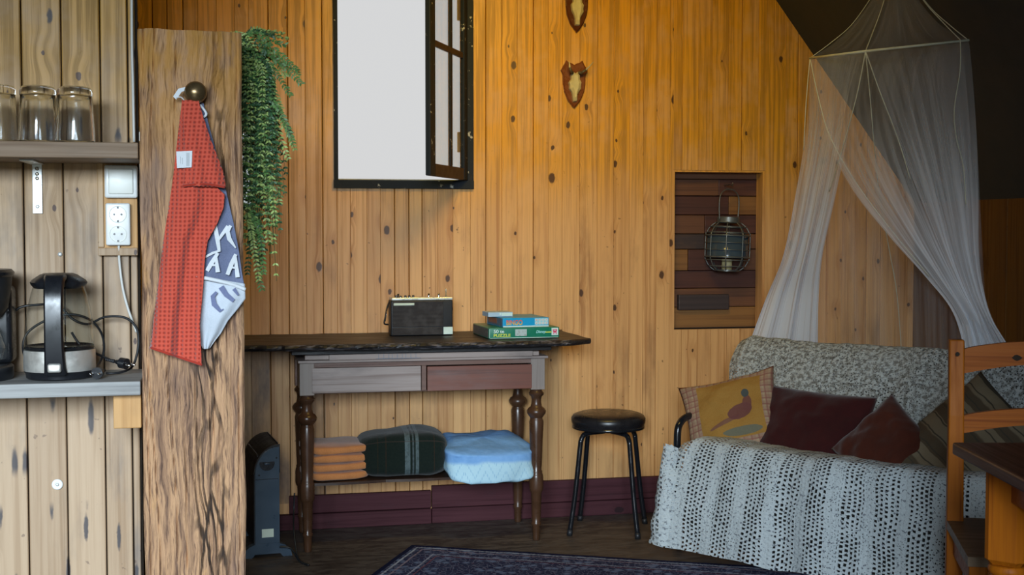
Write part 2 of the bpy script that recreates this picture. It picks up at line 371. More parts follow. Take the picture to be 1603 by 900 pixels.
class MB:
    """collects geometry, then links it as ONE mesh object"""
    def __init__(s): s.v = []; s.f = []; s.uv = {}; s.pr = {}
    def add(s, vs, fs, M_=None, pr=None):
        o = len(s.v); s.v += [tuple(M_ @ Vector(v)) if M_ else tuple(v) for v in vs]
        for f in fs:
            if pr is not None: s.pr[len(s.f)] = pr
            s.f.append([o+i for i in f])
        return s
    def box(s, x0, x1, y0, y1, z0, z1, M_=None, pr=None):
        vs = [(x, y, z) for x in (x0, x1) for y in (y0, y1) for z in (z0, z1)]
        return s.add(vs, [(0, 1, 3, 2), (4, 6, 7, 5), (0, 4, 5, 1), (2, 3, 7, 6), (0, 2, 6, 4), (1, 5, 7, 3)], M_, pr)
    def rbox(s, x0, x1, y0, y1, z0, z1, r=.004, seg=2, M_=None, pr=None):
        bm = bmesh.new(); bmesh.ops.create_cube(bm, size=1)
        for v in bm.verts:
            v.co = Vector(((x0+x1)/2+v.co.x*(x1-x0), (y0+y1)/2+v.co.y*(y1-y0), (z0+z1)/2+v.co.z*(z1-z0)))
        bmesh.ops.bevel(bm, geom=bm.edges[:], offset=r, segments=seg, affect='EDGES', profile=.5)
        bm.verts.ensure_lookup_table(); bm.verts.index_update()
        vs = [tuple(v.co) for v in bm.verts]; fs = [[v.index for v in f.verts] for f in bm.faces]; bm.free()
        return s.add(vs, fs, M_, pr)
    def lathe(s, prof, n=32, M_=None, cap=True, tw=None):
        vs = []; fs = []
        for (r, z) in prof:
            for k in range(n):
                a = 2*PI*k/n; rr = r*(tw(a, z) if tw else 1)
                vs.append((rr*cos(a), rr*sin(a), z))
        for i in range(len(prof)-1):
            for k in range(n):
                k2 = (k+1) % n
                fs.append((i*n+k, i*n+k2, (i+1)*n+k2, (i+1)*n+k))
        if cap: fs.append(tuple(reversed(range(n)))); fs.append(tuple((len(prof)-1)*n+k for k in range(n)))
        return s.add(vs, fs, M_)
    def tube(s, pts, r, n=8, smooth=0, M_=None, cap=True):
        P = [Vector(p) for p in pts]
        if smooth: P = catmull(P, smooth)
        rs = r if isinstance(r, (list, tuple)) else [r]*len(P)
        if len(rs) != len(P): rs = [rs[0]+(rs[-1]-rs[0])*i/(len(P)-1) for i in range(len(P))]
        t = (P[1]-P[0]).normalized(); a = t.orthogonal().normalized(); vs = []; fs = []
        for i, p in enumerate(P):
            t2 = (P[min(i+1, len(P)-1)]-P[max(i-1, 0)])
            t2 = t2.normalized() if t2.length > 1e-9 else t
            a = (a - t2*a.dot(t2)); a = a.normalized() if a.length > 1e-6 else t2.orthogonal().normalized()
            b = t2.cross(a); t = t2
            for k in range(n):
                an = 2*PI*k/n; vs.append(tuple(p + (a*cos(an)+b*sin(an))*rs[i]))
        for i in range(len(P)-1):
            for k in range(n):
                k2 = (k+1) % n; fs.append((i*n+k, i*n+k2, (i+1)*n+k2, (i+1)*n+k))
        if cap: fs.append(tuple(reversed(range(n)))); fs.append(tuple((len(P)-1)*n+k for k in range(n)))
        return s.add(vs, fs, M_)
    def prism(s, poly, d0, d1, axis='Y', M_=None, pr=None):
        """poly = list of 2D points; extruded along axis"""
        def mk(p, d):
            return {'Y': (p[0], d, p[1]), 'Z': (p[0], p[1], d), 'X': (d, p[0], p[1])}[axis]
        n = len(poly); vs = [mk(p, d0) for p in poly]+[mk(p, d1) for p in poly]
        fs = [tuple(range(n)), tuple(reversed(range(n, 2*n)))]+[(i, i+n, (i+1) % n+n, (i+1) % n) for i in range(n)]
        return s.add(vs, fs, M_, pr)
    def grid(s, fn, nu, nv, uvfn=None, closed=False):
        vs = [tuple(fn(i/nu, j/nv)) for j in range(nv+1) for i in range(nu+1)]; fs = []
        for j in range(nv):
            for i in range(nu):
                a = j*(nu+1)+i; fs.append((a, a+1, a+nu+2, a+nu+1))
        base = len(s.v); s.add(vs, fs)
        if uvfn:
            for j in range(nv+1):
                for i in range(nu+1): s.uv[base+j*(nu+1)+i] = uvfn(i/nu, j/nv)
        return s
    def ball(s, c, rx, ry=None, rz=None, n=16, M_=None):
        ry = ry or rx; rz = rz or rx; m = n//2; vs = [(c[0], c[1], c[2]-rz)]; fs = []
        for j in range(1, m):
            p = PI*j/m
            for k in range(n):
                a = 2*PI*k/n; vs.append((c[0]+rx*sin(p)*cos(a), c[1]+ry*sin(p)*sin(a), c[2]-rz*cos(p)))
        vs.append((c[0], c[1], c[2]+rz)); L = len(vs)-1
        for k in range(n): fs.append((0, 1+(k+1) % n, 1+k)); fs.append((L, 1+(m-2)*n+k, 1+(m-2)*n+(k+1) % n))
        for j in range(m-2):
            for k in range(n):
                fs.append((1+j*n+k, 1+j*n+(k+1) % n, 1+(j+1)*n+(k+1) % n, 1+(j+1)*n+k))
        return s.add(vs, fs, M_)
    def build(s, name, mat, parent=None, smooth=False, attrs=None, fix=True, angle=None):
        me = bpy.data.meshes.new(name); me.from_pydata(s.v, [], s.f)
        if s.pr or True:
            a = me.attributes.new('pr', 'FLOAT', 'FACE'); dv = s.pr
            a.data.foreach_set('value', [dv.get(i, .37) for i in range(len(me.polygons))])
        if s.uv:
            ul = me.uv_layers.new(name='UVMap')
            for lp in me.loops: ul.data[lp.index].uv = s.uv.get(lp.vertex_index, (0, 0))
        if attrs:
            for k, vals in attrs.items():
                at_ = me.attributes.new(k, 'FLOAT', 'POINT'); at_.data.foreach_set('value', vals)
        if fix:
            bm = bmesh.new(); bm.from_mesh(me); bmesh.ops.recalc_face_normals(bm, faces=bm.faces[:]); bm.to_mesh(me); bm.free()
        o = link(name, me, mat, parent, smooth)
        if smooth and angle:
            me.set_sharp_from_angle(angle=radians(angle))
        return o
def catmull(P, k):
    out = []; n = len(P)
    for i in range(n-1):
        p0, p1, p2, p3 = P[max(i-1, 0)], P[i], P[i+1], P[min(i+2, n-1)]
        for j in range(k):
            t = j/k
            out.append(.5*((2*p1)+(p2-p0)*t+(2*p0-5*p1+4*p2-p3)*t*t+(3*p1-p0-3*p2+p3)*t**3))
    out.append(P[-1]); return out
def lerp_rows(rows, t):
    """rows = [(t, value...)] piecewise smooth"""
    for a, b in zip(rows, rows[1:]):
        if t <= b[0]:
            k = (t-a[0])/(b[0]-a[0]) if b[0] > a[0] else 0
            return [x+(y-x)*k for x, y in zip(a[1:], b[1:])]
    return list(rows[-1][1:])
def nz(x, y=0, z=0): return noise.noise(Vector((x, y, z)))
def children(o): return [c for c in bpy.data.objects if c.parent == o]
def copy_tree(o, parent=None):
    c = o.copy(); COL.objects.link(c)
    if parent: c.parent = parent
    for ch in children(o): copy_tree(ch, c)
    return c
def text_mesh(name, body, size, mat, parent, M_, extrude=.0003, bold=0., shear=0., sx=1.):
    cu = bpy.data.curves.new('t', 'FONT'); cu.body = body; cu.size = size; cu.extrude = extrude; cu.offset = bold; cu.shear = shear
    cu.align_x = 'LEFT'; cu.align_y = 'BOTTOM_BASELINE'
    to = bpy.data.objects.new('t', cu); COL.objects.link(to)
    dg = bpy.context.evaluated_depsgraph_get(); me = bpy.data.meshes.new_from_object(to.evaluated_get(dg))
    bpy.data.objects.remove(to); bpy.data.curves.remove(cu)
    me.name = name; me.transform(M_ @ Matrix.Diagonal((sx, 1, 1, 1)))
    me.materials.clear()
    return link(name, me, mat, parent)
FRONT = Matrix.Rotation(PI/2, 4, 'X')       # text lying in XZ facing -Y

# ------------------------------------------------------------------ the setting
YB = 5.16; YP = 3.15
def planks(mb, x0, x1, z0, z1, Y, wmin, wmax, holes=(), th=.018, g=.0012, ch=.002, rnd=random, cuts=()):
    x = x0; edges = [x0]
    while x < x1-.01:
        x += rnd.uniform(wmin, wmax); edges.append(min(x, x1))
    gapn = g
    for a, b in zip(edges, edges[1:]):
        if b-a < .006: continue
        dep = rnd.uniform(-.0005, .0005); ga, gb = gapn, (g if rnd.random() < .33 else g*.3); gapn = gb
        bps = sorted({a, b} | {h[i] for h in holes for i in (0, 1) if a < h[i] < b})
        prv = rnd.random()
        for p, q in zip(bps, bps[1:]):
            c = (p+q)/2; segs = [(z0, z1)]
            for hx0, hx1, hz0, hz1 in holes:
                if hx0 < c < hx1:
                    ns = []
                    for (s0, s1) in segs:
                        if hz1 <= s0 or hz0 >= s1: ns.append((s0, s1)); continue
                        if s0 < hz0: ns.append((s0, hz0))
                        if hz1 < s1: ns.append((hz1, s1))
                    segs = ns
            pa = p+(ga if p == a else 0); qb = q-(gb if q == b else 0); ca = ch*(.4 if ga < g else 1) if p == a else 0; cb = ch*(.4 if gb < g else 1) if q == b else 0
            for i, (s0, s1) in enumerate(segs):
                prof = [(pa, Y+ca), (pa+ca, Y), (qb-cb, Y), (qb, Y+cb), (qb, Y+th), (pa, Y+th)]
                prof = [pt for k, pt in enumerate(prof) if k == 0 or pt != prof[k-1]]
                mb.prism([(u, w+dep) for u, w in prof], s0, s1, 'Z', pr=(prv+.377*i) % 1)
def board_with_holes(mb, x0, x1, z0, z1, y0, y1, holes):
    xs = sorted({x0, x1} | {h[i] for h in holes for i in (0, 1)})
    for p, q in zip(xs, xs[1:]):
        c = (p+q)/2; segs = [(z0, z1)]
        for hx0, hx1, hz0, hz1 in holes:
            if hx0 < c < hx1:
                ns = []
                for (s0, s1) in segs:
                    if hz1 <= s0 or hz0 >= s1: ns.append((s0, s1)); continue
                    if s0 < hz0: ns.append((s0, hz0))
                    if hz1 < s1: ns.append((hz1, s1))
                segs = ns
        for s0, s1 in segs: mb.box(p, q, y0, y1, s0, s1)

# openings in the back wall: window, small window behind the plant, niche
WX0, WX1, WZ0, WZ1 = .425, .972, 1.335, 2.36
HOLES = [(WX0, WX1, WZ0, WZ1), (-.35, .118, 1.235, 1.56), (1.818, 2.225, .757, 1.42)]
wall = struct(thing('wall_back', 'x', 'x')); del wall['label']; del wall['category']
rb = random.Random(11)
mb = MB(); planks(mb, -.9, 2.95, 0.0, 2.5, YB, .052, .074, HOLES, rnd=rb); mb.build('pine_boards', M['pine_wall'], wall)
mb = MB(); board_with_holes(mb, -.9, 2.95, 0, 2.5, YB+.019, YB+.045, [HOLES[0], HOLES[1], (1.818, 2.225, .757, 1.42)]); mb.build('backing', M['backing'], wall)

# floor
mb = MB(); mb.box(-1.7, 3.1, -.5, 5.3, -.05, 0); struct(mb.build('floor', M['floor']))
mb = MB(); mb.box(-14, 14, -16, -.5, -.12, -.06); struct(mb.build('ground', plain('sky_blocking_ground', (.10, .12, .05), .9)))  # unseen ground, added to block sky light from below
# baseboard: two purple brown boards
bb = struct(thing('baseboard_back', 'x', 'x')); del bb['label']; del bb['category']
mb = MB(); mb.rbox(.24, .80, YB-.022, YB-.001, .062, .132, .003, pr=.2); mb.rbox(.803, 2.9, YB-.024, YB-.001, .062, .150, .003, pr=.7); mb.build('upper_board', M['purple'], bb)
mb = MB(); mb.rbox(-.4, .80, YB-.030, YB-.001, 0, .060, .003, pr=.45); mb.rbox(.803, 2.9, YB-.026, YB-.001, 0, .060, .003, pr=.9); mb.build('lower_board', M['purple'], bb)

# knee wall at the right and the dark sloping roof above it, flat ceiling over the rest
KX = 2.914; KZ = 1.29
mb = MB()
tmp = MB(); planks(tmp, -.6, 5.2, 0, KZ, 0, .09, .13, rnd=rb)
R_ = Matrix(((0, -1, 0, KX), (1, 0, 0, 0), (0, 0, 1, 0), (0, 0, 0, 1)))
R_ = Matrix(((0, 1, 0, KX), (1, 0, 0, 0), (0, 0, 1, 0), (0, 0, 0, 1)))
tmp.v = [tuple(R_ @ Vector(v)) for v in tmp.v]; tmp.build('wall_right', M['pine_right']); struct(bpy.data.objects['wall_right'])
RX = 2.914-(2.5-KZ)/1.30
mb = MB(); mb.prism([(KX, KZ), (RX, 2.5), (RX+.04, 2.54), (KX+.06, KZ+.01)], -.6, 5.2, 'Y')
mb.box(-1.7, RX+.02, -.6, 5.2, 2.5, 2.55); struct(mb.build('ceiling', M['roof']))
# partition with the kitchen shelves
mb = MB(); rl = random.Random(5)
xs = [-1.6]
edges = [-1.14, -1.05, -.962, -.875, -.787, -.70, -.612, -.524, -.437]
allx = [-1.55]+edges
e2 = [at(p, 450, YP).x for p in (39, 101, 161.5, 204, 216.5)]
allx = sorted(edges[:-1]+e2); allx = [a for a in allx if a < e2[0]-.05]+e2
lw = struct(thing('wall_left', 'x', 'x')); del lw['label']; del lw['category']
for a, b in zip([-1.3]+allx, allx):
    if b-a < .005: continue
    last = (b == allx[-1]); g = .0016; c = .002; prv = rl.random(); yy = YP+(.004 if last else rl.uniform(-.001, .001))
    mb.prism([(a+g, yy+c), (a+g+c, yy), (b-g-c, yy), (b-g, yy+c), (b-g, yy+.018), (a+g, yy+.018)], 0, 2.5, 'Z', pr=prv)
mb.build('pine_boards', M['pine_left'], lw)
mb = MB(); mb.box(-1.6, -.192, YP+.019, YP+.06, 0, 2.5); mb.build('backing', M['backing'], lw)
# outer left wall and an unseen front wall, its opening shaped to dim the right side
mb = MB(); mb.box(-1.68, -1.6, -.5, YP+.06, 0, 2.5); mb.box(-1.68, -.9, YP+.06, 5.2, 0, 2.5); mb.box(-.95, -.9, YP+.06, 5.2, 0, 2.5); struct(mb.build('wall_outer', M['pine_left']))
mb = MB(); mb.box(.45, 3.0, -.55, -.5, 0, 2.5); mb.box(-1.68, .45, -.55, -.5, 2.02, 2.5); struct(mb.build('wall_front_baffle', M['pine_wall']))

# ------------------------------------------------------------------ window 1, left open
w1 = struct(thing('window_1', 'x', 'x')); del w1['label']; del w1['category']
mb = MB(); y0, y1 = YB-.012, YB+.11
mb.box(WX0-.002, WX0+.014, y0, y1, WZ0, WZ1); mb.box(WX1-.020, WX1+.004, y0, y1, WZ0, WZ1)
mb.box(WX0-.004, WX1+.004, y0-.006, y1, WZ0, WZ0+.032); mb.box(WX0, WX1, y0, y1, WZ1-.03, WZ1)
mb.build('window_frame', M['frame_dark'], w1)
mb = MB(); mb.box(WX0+.014, WX1-.02, y0+.02, y1+.02, WZ0+.032, WZ0+.037); mb.box(WX1-.026, WX1-.020, y0+.01, y0+.016, WZ0+.04, WZ1-.03); mb.build('peeling_rebate', M['sill_white'], w1)
# casement hinged on the right, swung into the room
cas = bpy.data.objects.new('casement', None); COL.objects.link(cas); cas.parent = w1
cas.location = (WX1-.030, YB-.016, 0)
p_far = at(669.5, 275, 4.72)
CW = .475; ca_ang = math.atan2(-(CW*sin(radians(63))), -CW*cos(radians(63)))
cas.rotation_euler = (0, 0, ca_ang)
# local x runs from the hinge to the free stile
z0c, z1c = WZ0+.034, WZ1-.035
mb = MB(); mb.rbox(0, .045, -.010, .010, z0c, z1c, .003); mb.build('hinge_stile', M['frame_dark'], cas)
mb = MB(); mb.rbox(CW-.062, CW, -.010, .010, z0c, z1c, .003); mb.build('free_stile', M['frame_dark'], cas)
mb = MB(); mb.rbox(.05, CW-.062, -.009, .009, z0c, z0c+.046, .002); mb.rbox(.05, CW-.062, -.009, .009, z1c-.04, z1c, .002)
mb.build('rail', M['frame_brown'], cas)
mb = MB(); mb.rbox(.185, .215, -.005, .005, z0c+.046, z1c-.04, .002); mb.build('muntin', M['frame_dark'], cas)
mb = MB(); mb.rbox(.05, CW-.062, -.006, .006, 1.845, 1.868, .002); mb.build('cross_muntin', M['frame_brown'], cas)
mb = MB(); mb.box(.04, CW-.05, -.002, .002, z0c+.03, z1c-.03); mb.build('pane', M['pane'], cas)
mb = MB()
for z in (1.40, 1.58, 1.72, 1.93): mb.ball((.20, -.005, z), .004, n=8); mb.ball((CW-.03, -.010, z+.02), .0035, n=8)
mb.build('putty_spot', M['sill_white'], cas)
mb = MB(); mb.box(-.004, .012, -.03, -.016, 1.48, 1.56); mb.box(-.004, .012, -.03, -.016, 2.0, 2.08); mb.build('hinge', M['horn_tip'], cas)

# small window behind the plant
w2 = struct(thing('window_2', 'x', 'x')); del w2['label']; del w2['category']
mb = MB(); mb.box(.104, .120, YB-.005, YB+.06, 1.235, 1.56); mb.box(-.35, -.33, YB-.005, YB+.06, 1.235, 1.56)
mb.box(-.35, .12, YB-.005, YB+.06, 1.545, 1.56); mb.box(-.35, .12, YB-.005, YB+.06, 1.235, 1.25); mb.box(-.33, .104, YB+.01, YB+.04, 1.492, 1.508)
mb.build('window_frame', M['sill_white'], w2)
mb = MB(); mb.box(-.33, .104, YB+.022, YB+.026, 1.25, 1.545); mb.build('pane', M['pane'], w2)

# niche filled with reclaimed boards
ni = struct(thing('trim_1', 'x', 'x')); del ni['label']; del ni['category']
ND = YB+.085
recl = {}
for i, (a, b) in enumerate([((.15, .06, .025), (.08, .03, .014)), ((.085, .028, .018), (.045, .014, .01)), ((.26, .12, .03), (.15, .06, .014)), ((.05, .032, .03), (.028, .018, .018))]):
    recl[i] = pine('reclaimed_board_%s' % 'abcd'[i], a, b, ax='X', rough=.55, stain=(.20, .09, .035), stain_amt=.5, knots=.15)
rows = [(1.385, 1.42, [(0, 1, 0)]), (1.315, 1.385, [(0, .55, 0), (.55, 1, 1)]), (1.235, 1.315, [(0, .66, 1), (.66, 1, 2)]),
        (1.155, 1.235, [(0, .42, 0), (.42, 1, 1)]), (1.09, 1.155, [(0, .42, 3), (.42, 1, 0)]), (1.0, 1.09, [(0, .25, 2), (.25, .8, 1), (.8, 1, 0)]),
        (.925, 1.0, [(0, 1, 1)]), (.845, .925, [(0, 1, 0)]), (.757, .845, [(0, 1, 2)])]
for zi, (z0, z1, cells) in enumerate(rows):
    for a, b, k in cells:
        mb = MB(); mb.rbox(1.80+a*.45, 1.80+b*.45-.001, ND-random.uniform(.0, .014), ND+.03, z0+.0012, z1-.0012, .002, pr=random.random())
        mb.build('reclaimed_board', recl[k], ni)
mb = MB(); mb.rbox(1.865, 2.09, ND-.030, ND+.0, .835, .900, .003, pr=.3); mb.build('raised_board', recl[3], ni)
mb = MB(); mb.box(2.214, 2.2245, YB+.002, ND-.016, .7575, 1.4195, pr=.8); mb.box(1.8185, 1.826, YB+.002, ND-.016, .7575, 1.4195, pr=.2)
mb.box(1.827, 2.2135, YB+.002, ND-.016, 1.412, 1.4195, pr=.5)
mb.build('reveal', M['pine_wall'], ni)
mb = MB(); mb.box(1.803, 2.24, ND+.03, ND+.05, .742, 1.435); mb.build('backing', M['backing'], ni)

# ------------------------------------------------------------------ timber post
def build_post():
    x0, x1, y0, y1, z0, z1 = -.172, .041, 2.88, 3.03, 0, 1.594
    mb = MB(); nu, nv = 84, 260; d = .006
    def h(x, z):
        wx = x + .02*nz(x*5, z*2.2, 3)
        r = nz(wx*42, z*1.6, 0)*.18+nz(wx*110, z*4, 9)*.22+nz(wx*230, z*18, 4)*.16
        cr = nz(wx*30+7, z*.9, 5); crack = -max(0, 1-abs(cr)/.035)*.9
        zone = max(0, min(1, (x-(-.035))/.03))*max(0, min(1, (.02-x)/.02)); crack2 = zone*min(0, nz(wx*75, z*8, 2)+.02)*3.2
        return (r+crack+crack2)*d*1.0
    def fn(u, v):
        x = x0+(x1-x0)*u; z = z0+(z1-z0)*v; e = min(u, 1-u)
        ex = (nz(0, z*6, 1)*.0035) if u < .02 else ((nz(5, z*6, 1)*.0035) if u > .98 else 0)
        y = y0 - h(x, z) + (.006*(1-e/.02) if e < .02 else 0)
        zz = z + (nz(x*18, 0, 4)*.005*(v > .99))
        return (x+ex, y, zz)
    mb.grid(fn, nu, nv)
    # sides, back, top and foot
    L = [fn(0, j/nv) for j in range(nv+1)]; Rr = [fn(1, j/nv) for j in range(nv+1)]
    n = len(mb.v)
    for p in L: mb.v.append((p[0], y1, p[2]))
    n2 = len(mb.v)
    for p in Rr: mb.v.append((p[0], y1, p[2]))
    for j in range(nv):
        a = j*(nu+1); b = (j+1)*(nu+1)
        mb.f.append([a, b, n+j+1, n+j]); mb.f.append([a+nu, n2+j, n2+j+1, b+nu]); mb.f.append([n+j, n+j+1, n2+j+1, n2+j])
    mb.f.append([nv*(nu+1)+i for i in range(nu+1)]+[n2+nv, n+nv])
    mb.f.append([n, n2]+[i for i in range(nu, -1, -1)])
    o = mb.build('timber_post', M['post'], smooth=False)
    tag(o, 'rough split brown timber post standing at the end of the shelf wall', 'post')
build_post()

# knob with coral cloth and tea towel
kp = at(306, 145, 2.845)
t = thing('door_knob', 'round aged brass knob screwed into the timber post, towels hang from it', 'knob', (kp.x, 2.88, kp.z))
mb = MB(); mb.ball((0, -.040, 0), .0235, .019, .0235, 24); mb.build('knob_ball', M['brass'], t, True)
mb = MB(); mb.lathe([(.016, -.004), (.015, .003), (.008, .006), (.007, .028)], 20, Matrix.Rotation(PI/2, 4, 'X')); mb.build('stem', M['brass'], t, True)

def cloth(rows, Y, mat, name, parent, nu=40, nv=90, fold=None, th=.0018, both=False, uvk=1.0):
    """rows (py, left px, right px, dy) in the post's front plane"""
    y_0 = rows[0][0]; y_n = rows[-1][0]
    pts = {}
    def fn(u, v):
        py = y_0+(y_n-y_0)*v; l, r, sl = lerp_rows(rows, py)
        px = l+(r-l)*u; P = at(px, py+sl*u, Y)
        if fold: P.y += fold(u, v)
        return P
    def uvf(u, v):
        P = fn(u, v); return (P.x*uvk-.5*(1-v)*.04, P.z*uvk)
    mb = MB(); mb.grid(fn, nu, nv, uvf)
    o = mb.build(name, mat, parent, True, fix=False)
    md = o.modifiers.new('thickness', 'SOLIDIFY'); md.thickness = th; md.offset = 0
    return o, fn
tt = thing('waffle_towel', 'coral red waffle towel hanging from the brass knob on the post', 'towel', (0, 0, 0))
rowsR = [(158, 285, 300, 0), (200, 280, 303, 0), (250, 274, 312, 0), (285, 270, 330, 0), (305, 267, 352, 0), (325, 264, 350, 0), (350, 260, 340, 0), (375, 256, 325, 2), (400, 253, 321, 5), (440, 248, 318, 10), (490, 242, 313, 17), (545, 235, 316, 27)]
def foldR(u, v): return .007*sin(u*9+2*v+.5)*(.4+v)-.004-.006*sin(u*PI)+.004*sin(u*21+3*v)*v
cloth(rowsR, 2.847, M['waffle'], 'hanging_cloth', tt, 46, 150, foldR)
rowsF = [(158, 285, 311, 0), (180, 287, 317, 0), (220, 289, 330, 0), (260, 290, 346, 0), (276, 289, 351, 0), (292, 288, 353, 1)]
def foldF(u, v): return -.016-.007*sin(u*PI)*(v)+.004*sin(u*14)*v
cloth(rowsF, 2.847, M['waffle'], 'folded_flap', tt, 30, 70, foldF, .003)
mb = MB(); a = at(286, 291, 2.826); b = at(352, 293, 2.824); m_ = at(320, 288, 2.822)
mb.tube([a, m_, b], .0028, 8, 6); mb.build('flap_hem', M['waffle'], tt, True)
mb = MB(); pts = [at(235+81*k/12, 544+27*k/12, 2.847+foldR(k/12, 1)-.001) for k in range(13)]; mb.tube(pts, .003, 6, 2); mb.build('hem', M['waffle'], tt, True)
mb = MB(); P = [at(x, y, 2.824) for x, y in ((276, 237), (301, 236), (300, 262), (277, 263))]
mb.add([tuple(p) for p in P]+[tuple(p+Vector((0, .0012, 0))) for p in P], [(0, 1, 2, 3), (7, 6, 5, 4), (0, 4, 5, 1), (1, 5, 6, 2), (2, 6, 7, 3), (3, 7, 4, 0)])
mb.build('care_label', M['cloth_white'], tt)
mb = MB()
for (xa, xb, ya, yb) in ((291.5, 296.5, 239, 260), (282, 283, 245, 256), (285, 286, 247, 257)):
    P = [at(x, y, 2.8232) for x, y in ((xa, ya), (xb, ya), (xb, yb), (xa, yb))]; mb.add([tuple(p) for p in P], [(0, 1, 2, 3)])
mb.build('label_print', plain('grey_print', (.45, .48, .50), .7), tt)
mb = MB(); mb.tube([at(289, 158, 2.84), at(283, 152, 2.835), at(275, 153, 2.835)], .0012, 6, 5)
P = [at(x, y, 2.838) for x, y in ((271, 151), (279, 139), (290, 136), (293, 140), (284, 144), (276, 156))]
mb.add([tuple(p) for p in P]+[tuple(p+Vector((0, .002, 0))) for p in P], [(0, 1, 2, 3, 4, 5), (11, 10, 9, 8, 7, 6)]+[(i, i+6, (i+1) % 6+6, (i+1) % 6) for i in range(6)])
mb.build('hanging_loop', M['cloth_white'], tt)

tb = thing('tea_towel', 'blue and white lettered tea towel hanging behind the coral waffle towel', 'towel')
rowsB = [(160, 309, 318, 0), (200, 318, 328, 0), (250, 325, 342, 0), (290, 330, 352, 0), (320, 330, 359, 0), (350, 322, 366, 0), (390, 310, 374, 2), (420, 306, 379, 8), (436, 304, 383, 14)]
def foldB(u, v): return .010+.005*sin(u*7+3*v)*v
cloth(rowsB, 2.847, M['navy_cloth'], 'navy_side', tb, 24, 80, foldB)
rowsC = [(430, 302, 383, 14), (445, 302, 384, 16), (462, 304, 384, 6), (480, 306, 372, 4), (500, 308, 357, 2), (520, 310, 346, 2), (536, 313, 335, 0), (546, 317, 328, 0)]
def foldC(u, v): return .004+.006*sin(u*6+2*v)+.002*sin(u*15)
cloth(rowsC, 2.847, M['light_cloth'], 'pale_side', tb, 24, 60, foldC)
mb = MB(); mb.tube([at(304, 432, 2.846), at(330, 437, 2.842), at(360, 444, 2.843), at(384, 453, 2.848)], .0042, 8, 5); mb.build('fold_edge', M['cloth_white'], tb, True)
mb = MB(); mb.tube([at(313, 164, 2.846), at(323, 178, 2.847), at(316, 185, 2.848)], .0028, 6, 5); mb.build('hanging_loop', M['cloth_white'], tb, True)
def glyph(polys, Y, mat, name, parent):
    mb = MB()
    for q_, pg in enumerate(polys):
        P = [at(x, y, Y-.0003*q_) for x, y in pg]; n = len(P)
        mb.add([tuple(p) for p in P]+[tuple(p+Vector((0, .001, 0))) for p in P], [tuple(range(n)), tuple(reversed(range(n, 2*n)))]+[(i, i+n, (i+1) % n+n, (i+1) % n) for i in range(n)])
    mb.build(name, mat, parent)
def stroke(pts, w):
    """thick open stroke as one polygon, w = list of widths in px"""
    L = []; R2 = []
    for i, (x, y) in enumerate(pts):
        a = pts[max(0, i-1)]; b = pts[min(len(pts)-1, i+1)]; dx, dy = b[0]-a[0], b[1]-a[1]; l = math.hypot(dx, dy) or 1
        ww = w[i] if isinstance(w, (list, tuple)) else w
        L.append((x-dy/l*ww/2, y+dx/l*ww/2)); R2.append((x+dy/l*ww/2, y-dx/l*ww/2))
    return [(L[i], L[i+1], R2[i+1], R2[i]) for i in range(len(L)-1)]
G = []
G += stroke([(336, 350), (340, 372), (343, 392)], [6, 7, 5]); G += stroke([(357, 354), (347, 368), (341, 378)], [6, 5, 2])
G += stroke([(361, 353), (356, 362), (359, 374), (369, 388)], [5, 7, 7, 2]); G += stroke([(318, 404), (333, 396), (345, 392)], [3, 4, 3])
G += stroke([(341, 396), (331, 412), (324, 424)], [5, 7, 6]); G += stroke([(338, 402), (341, 426)], [4, 7]); G += stroke([(329, 415), (340, 415)], 3)
G += stroke([(369, 398), (362, 414), (356, 430)], [5, 7, 6]); G += stroke([(368, 400), (372, 434)], [4, 7]); G += stroke([(361, 418), (371, 420)], 3)
glyph(G, 2.8485, M['cloth_white'], 'white_lettering', tb)
G = stroke([(339, 457), (333, 464), (335, 476), (345, 487), (350, 484)], [4, 7, 8, 5, 2]) + stroke([(346, 449), (354, 461), (366, 471)], [9, 8, 6]) + stroke([(366, 452), (373, 462)], [6, 3])
glyph(G, 2.8405, M['cloth_navy_mark'], 'navy_lettering', tb)

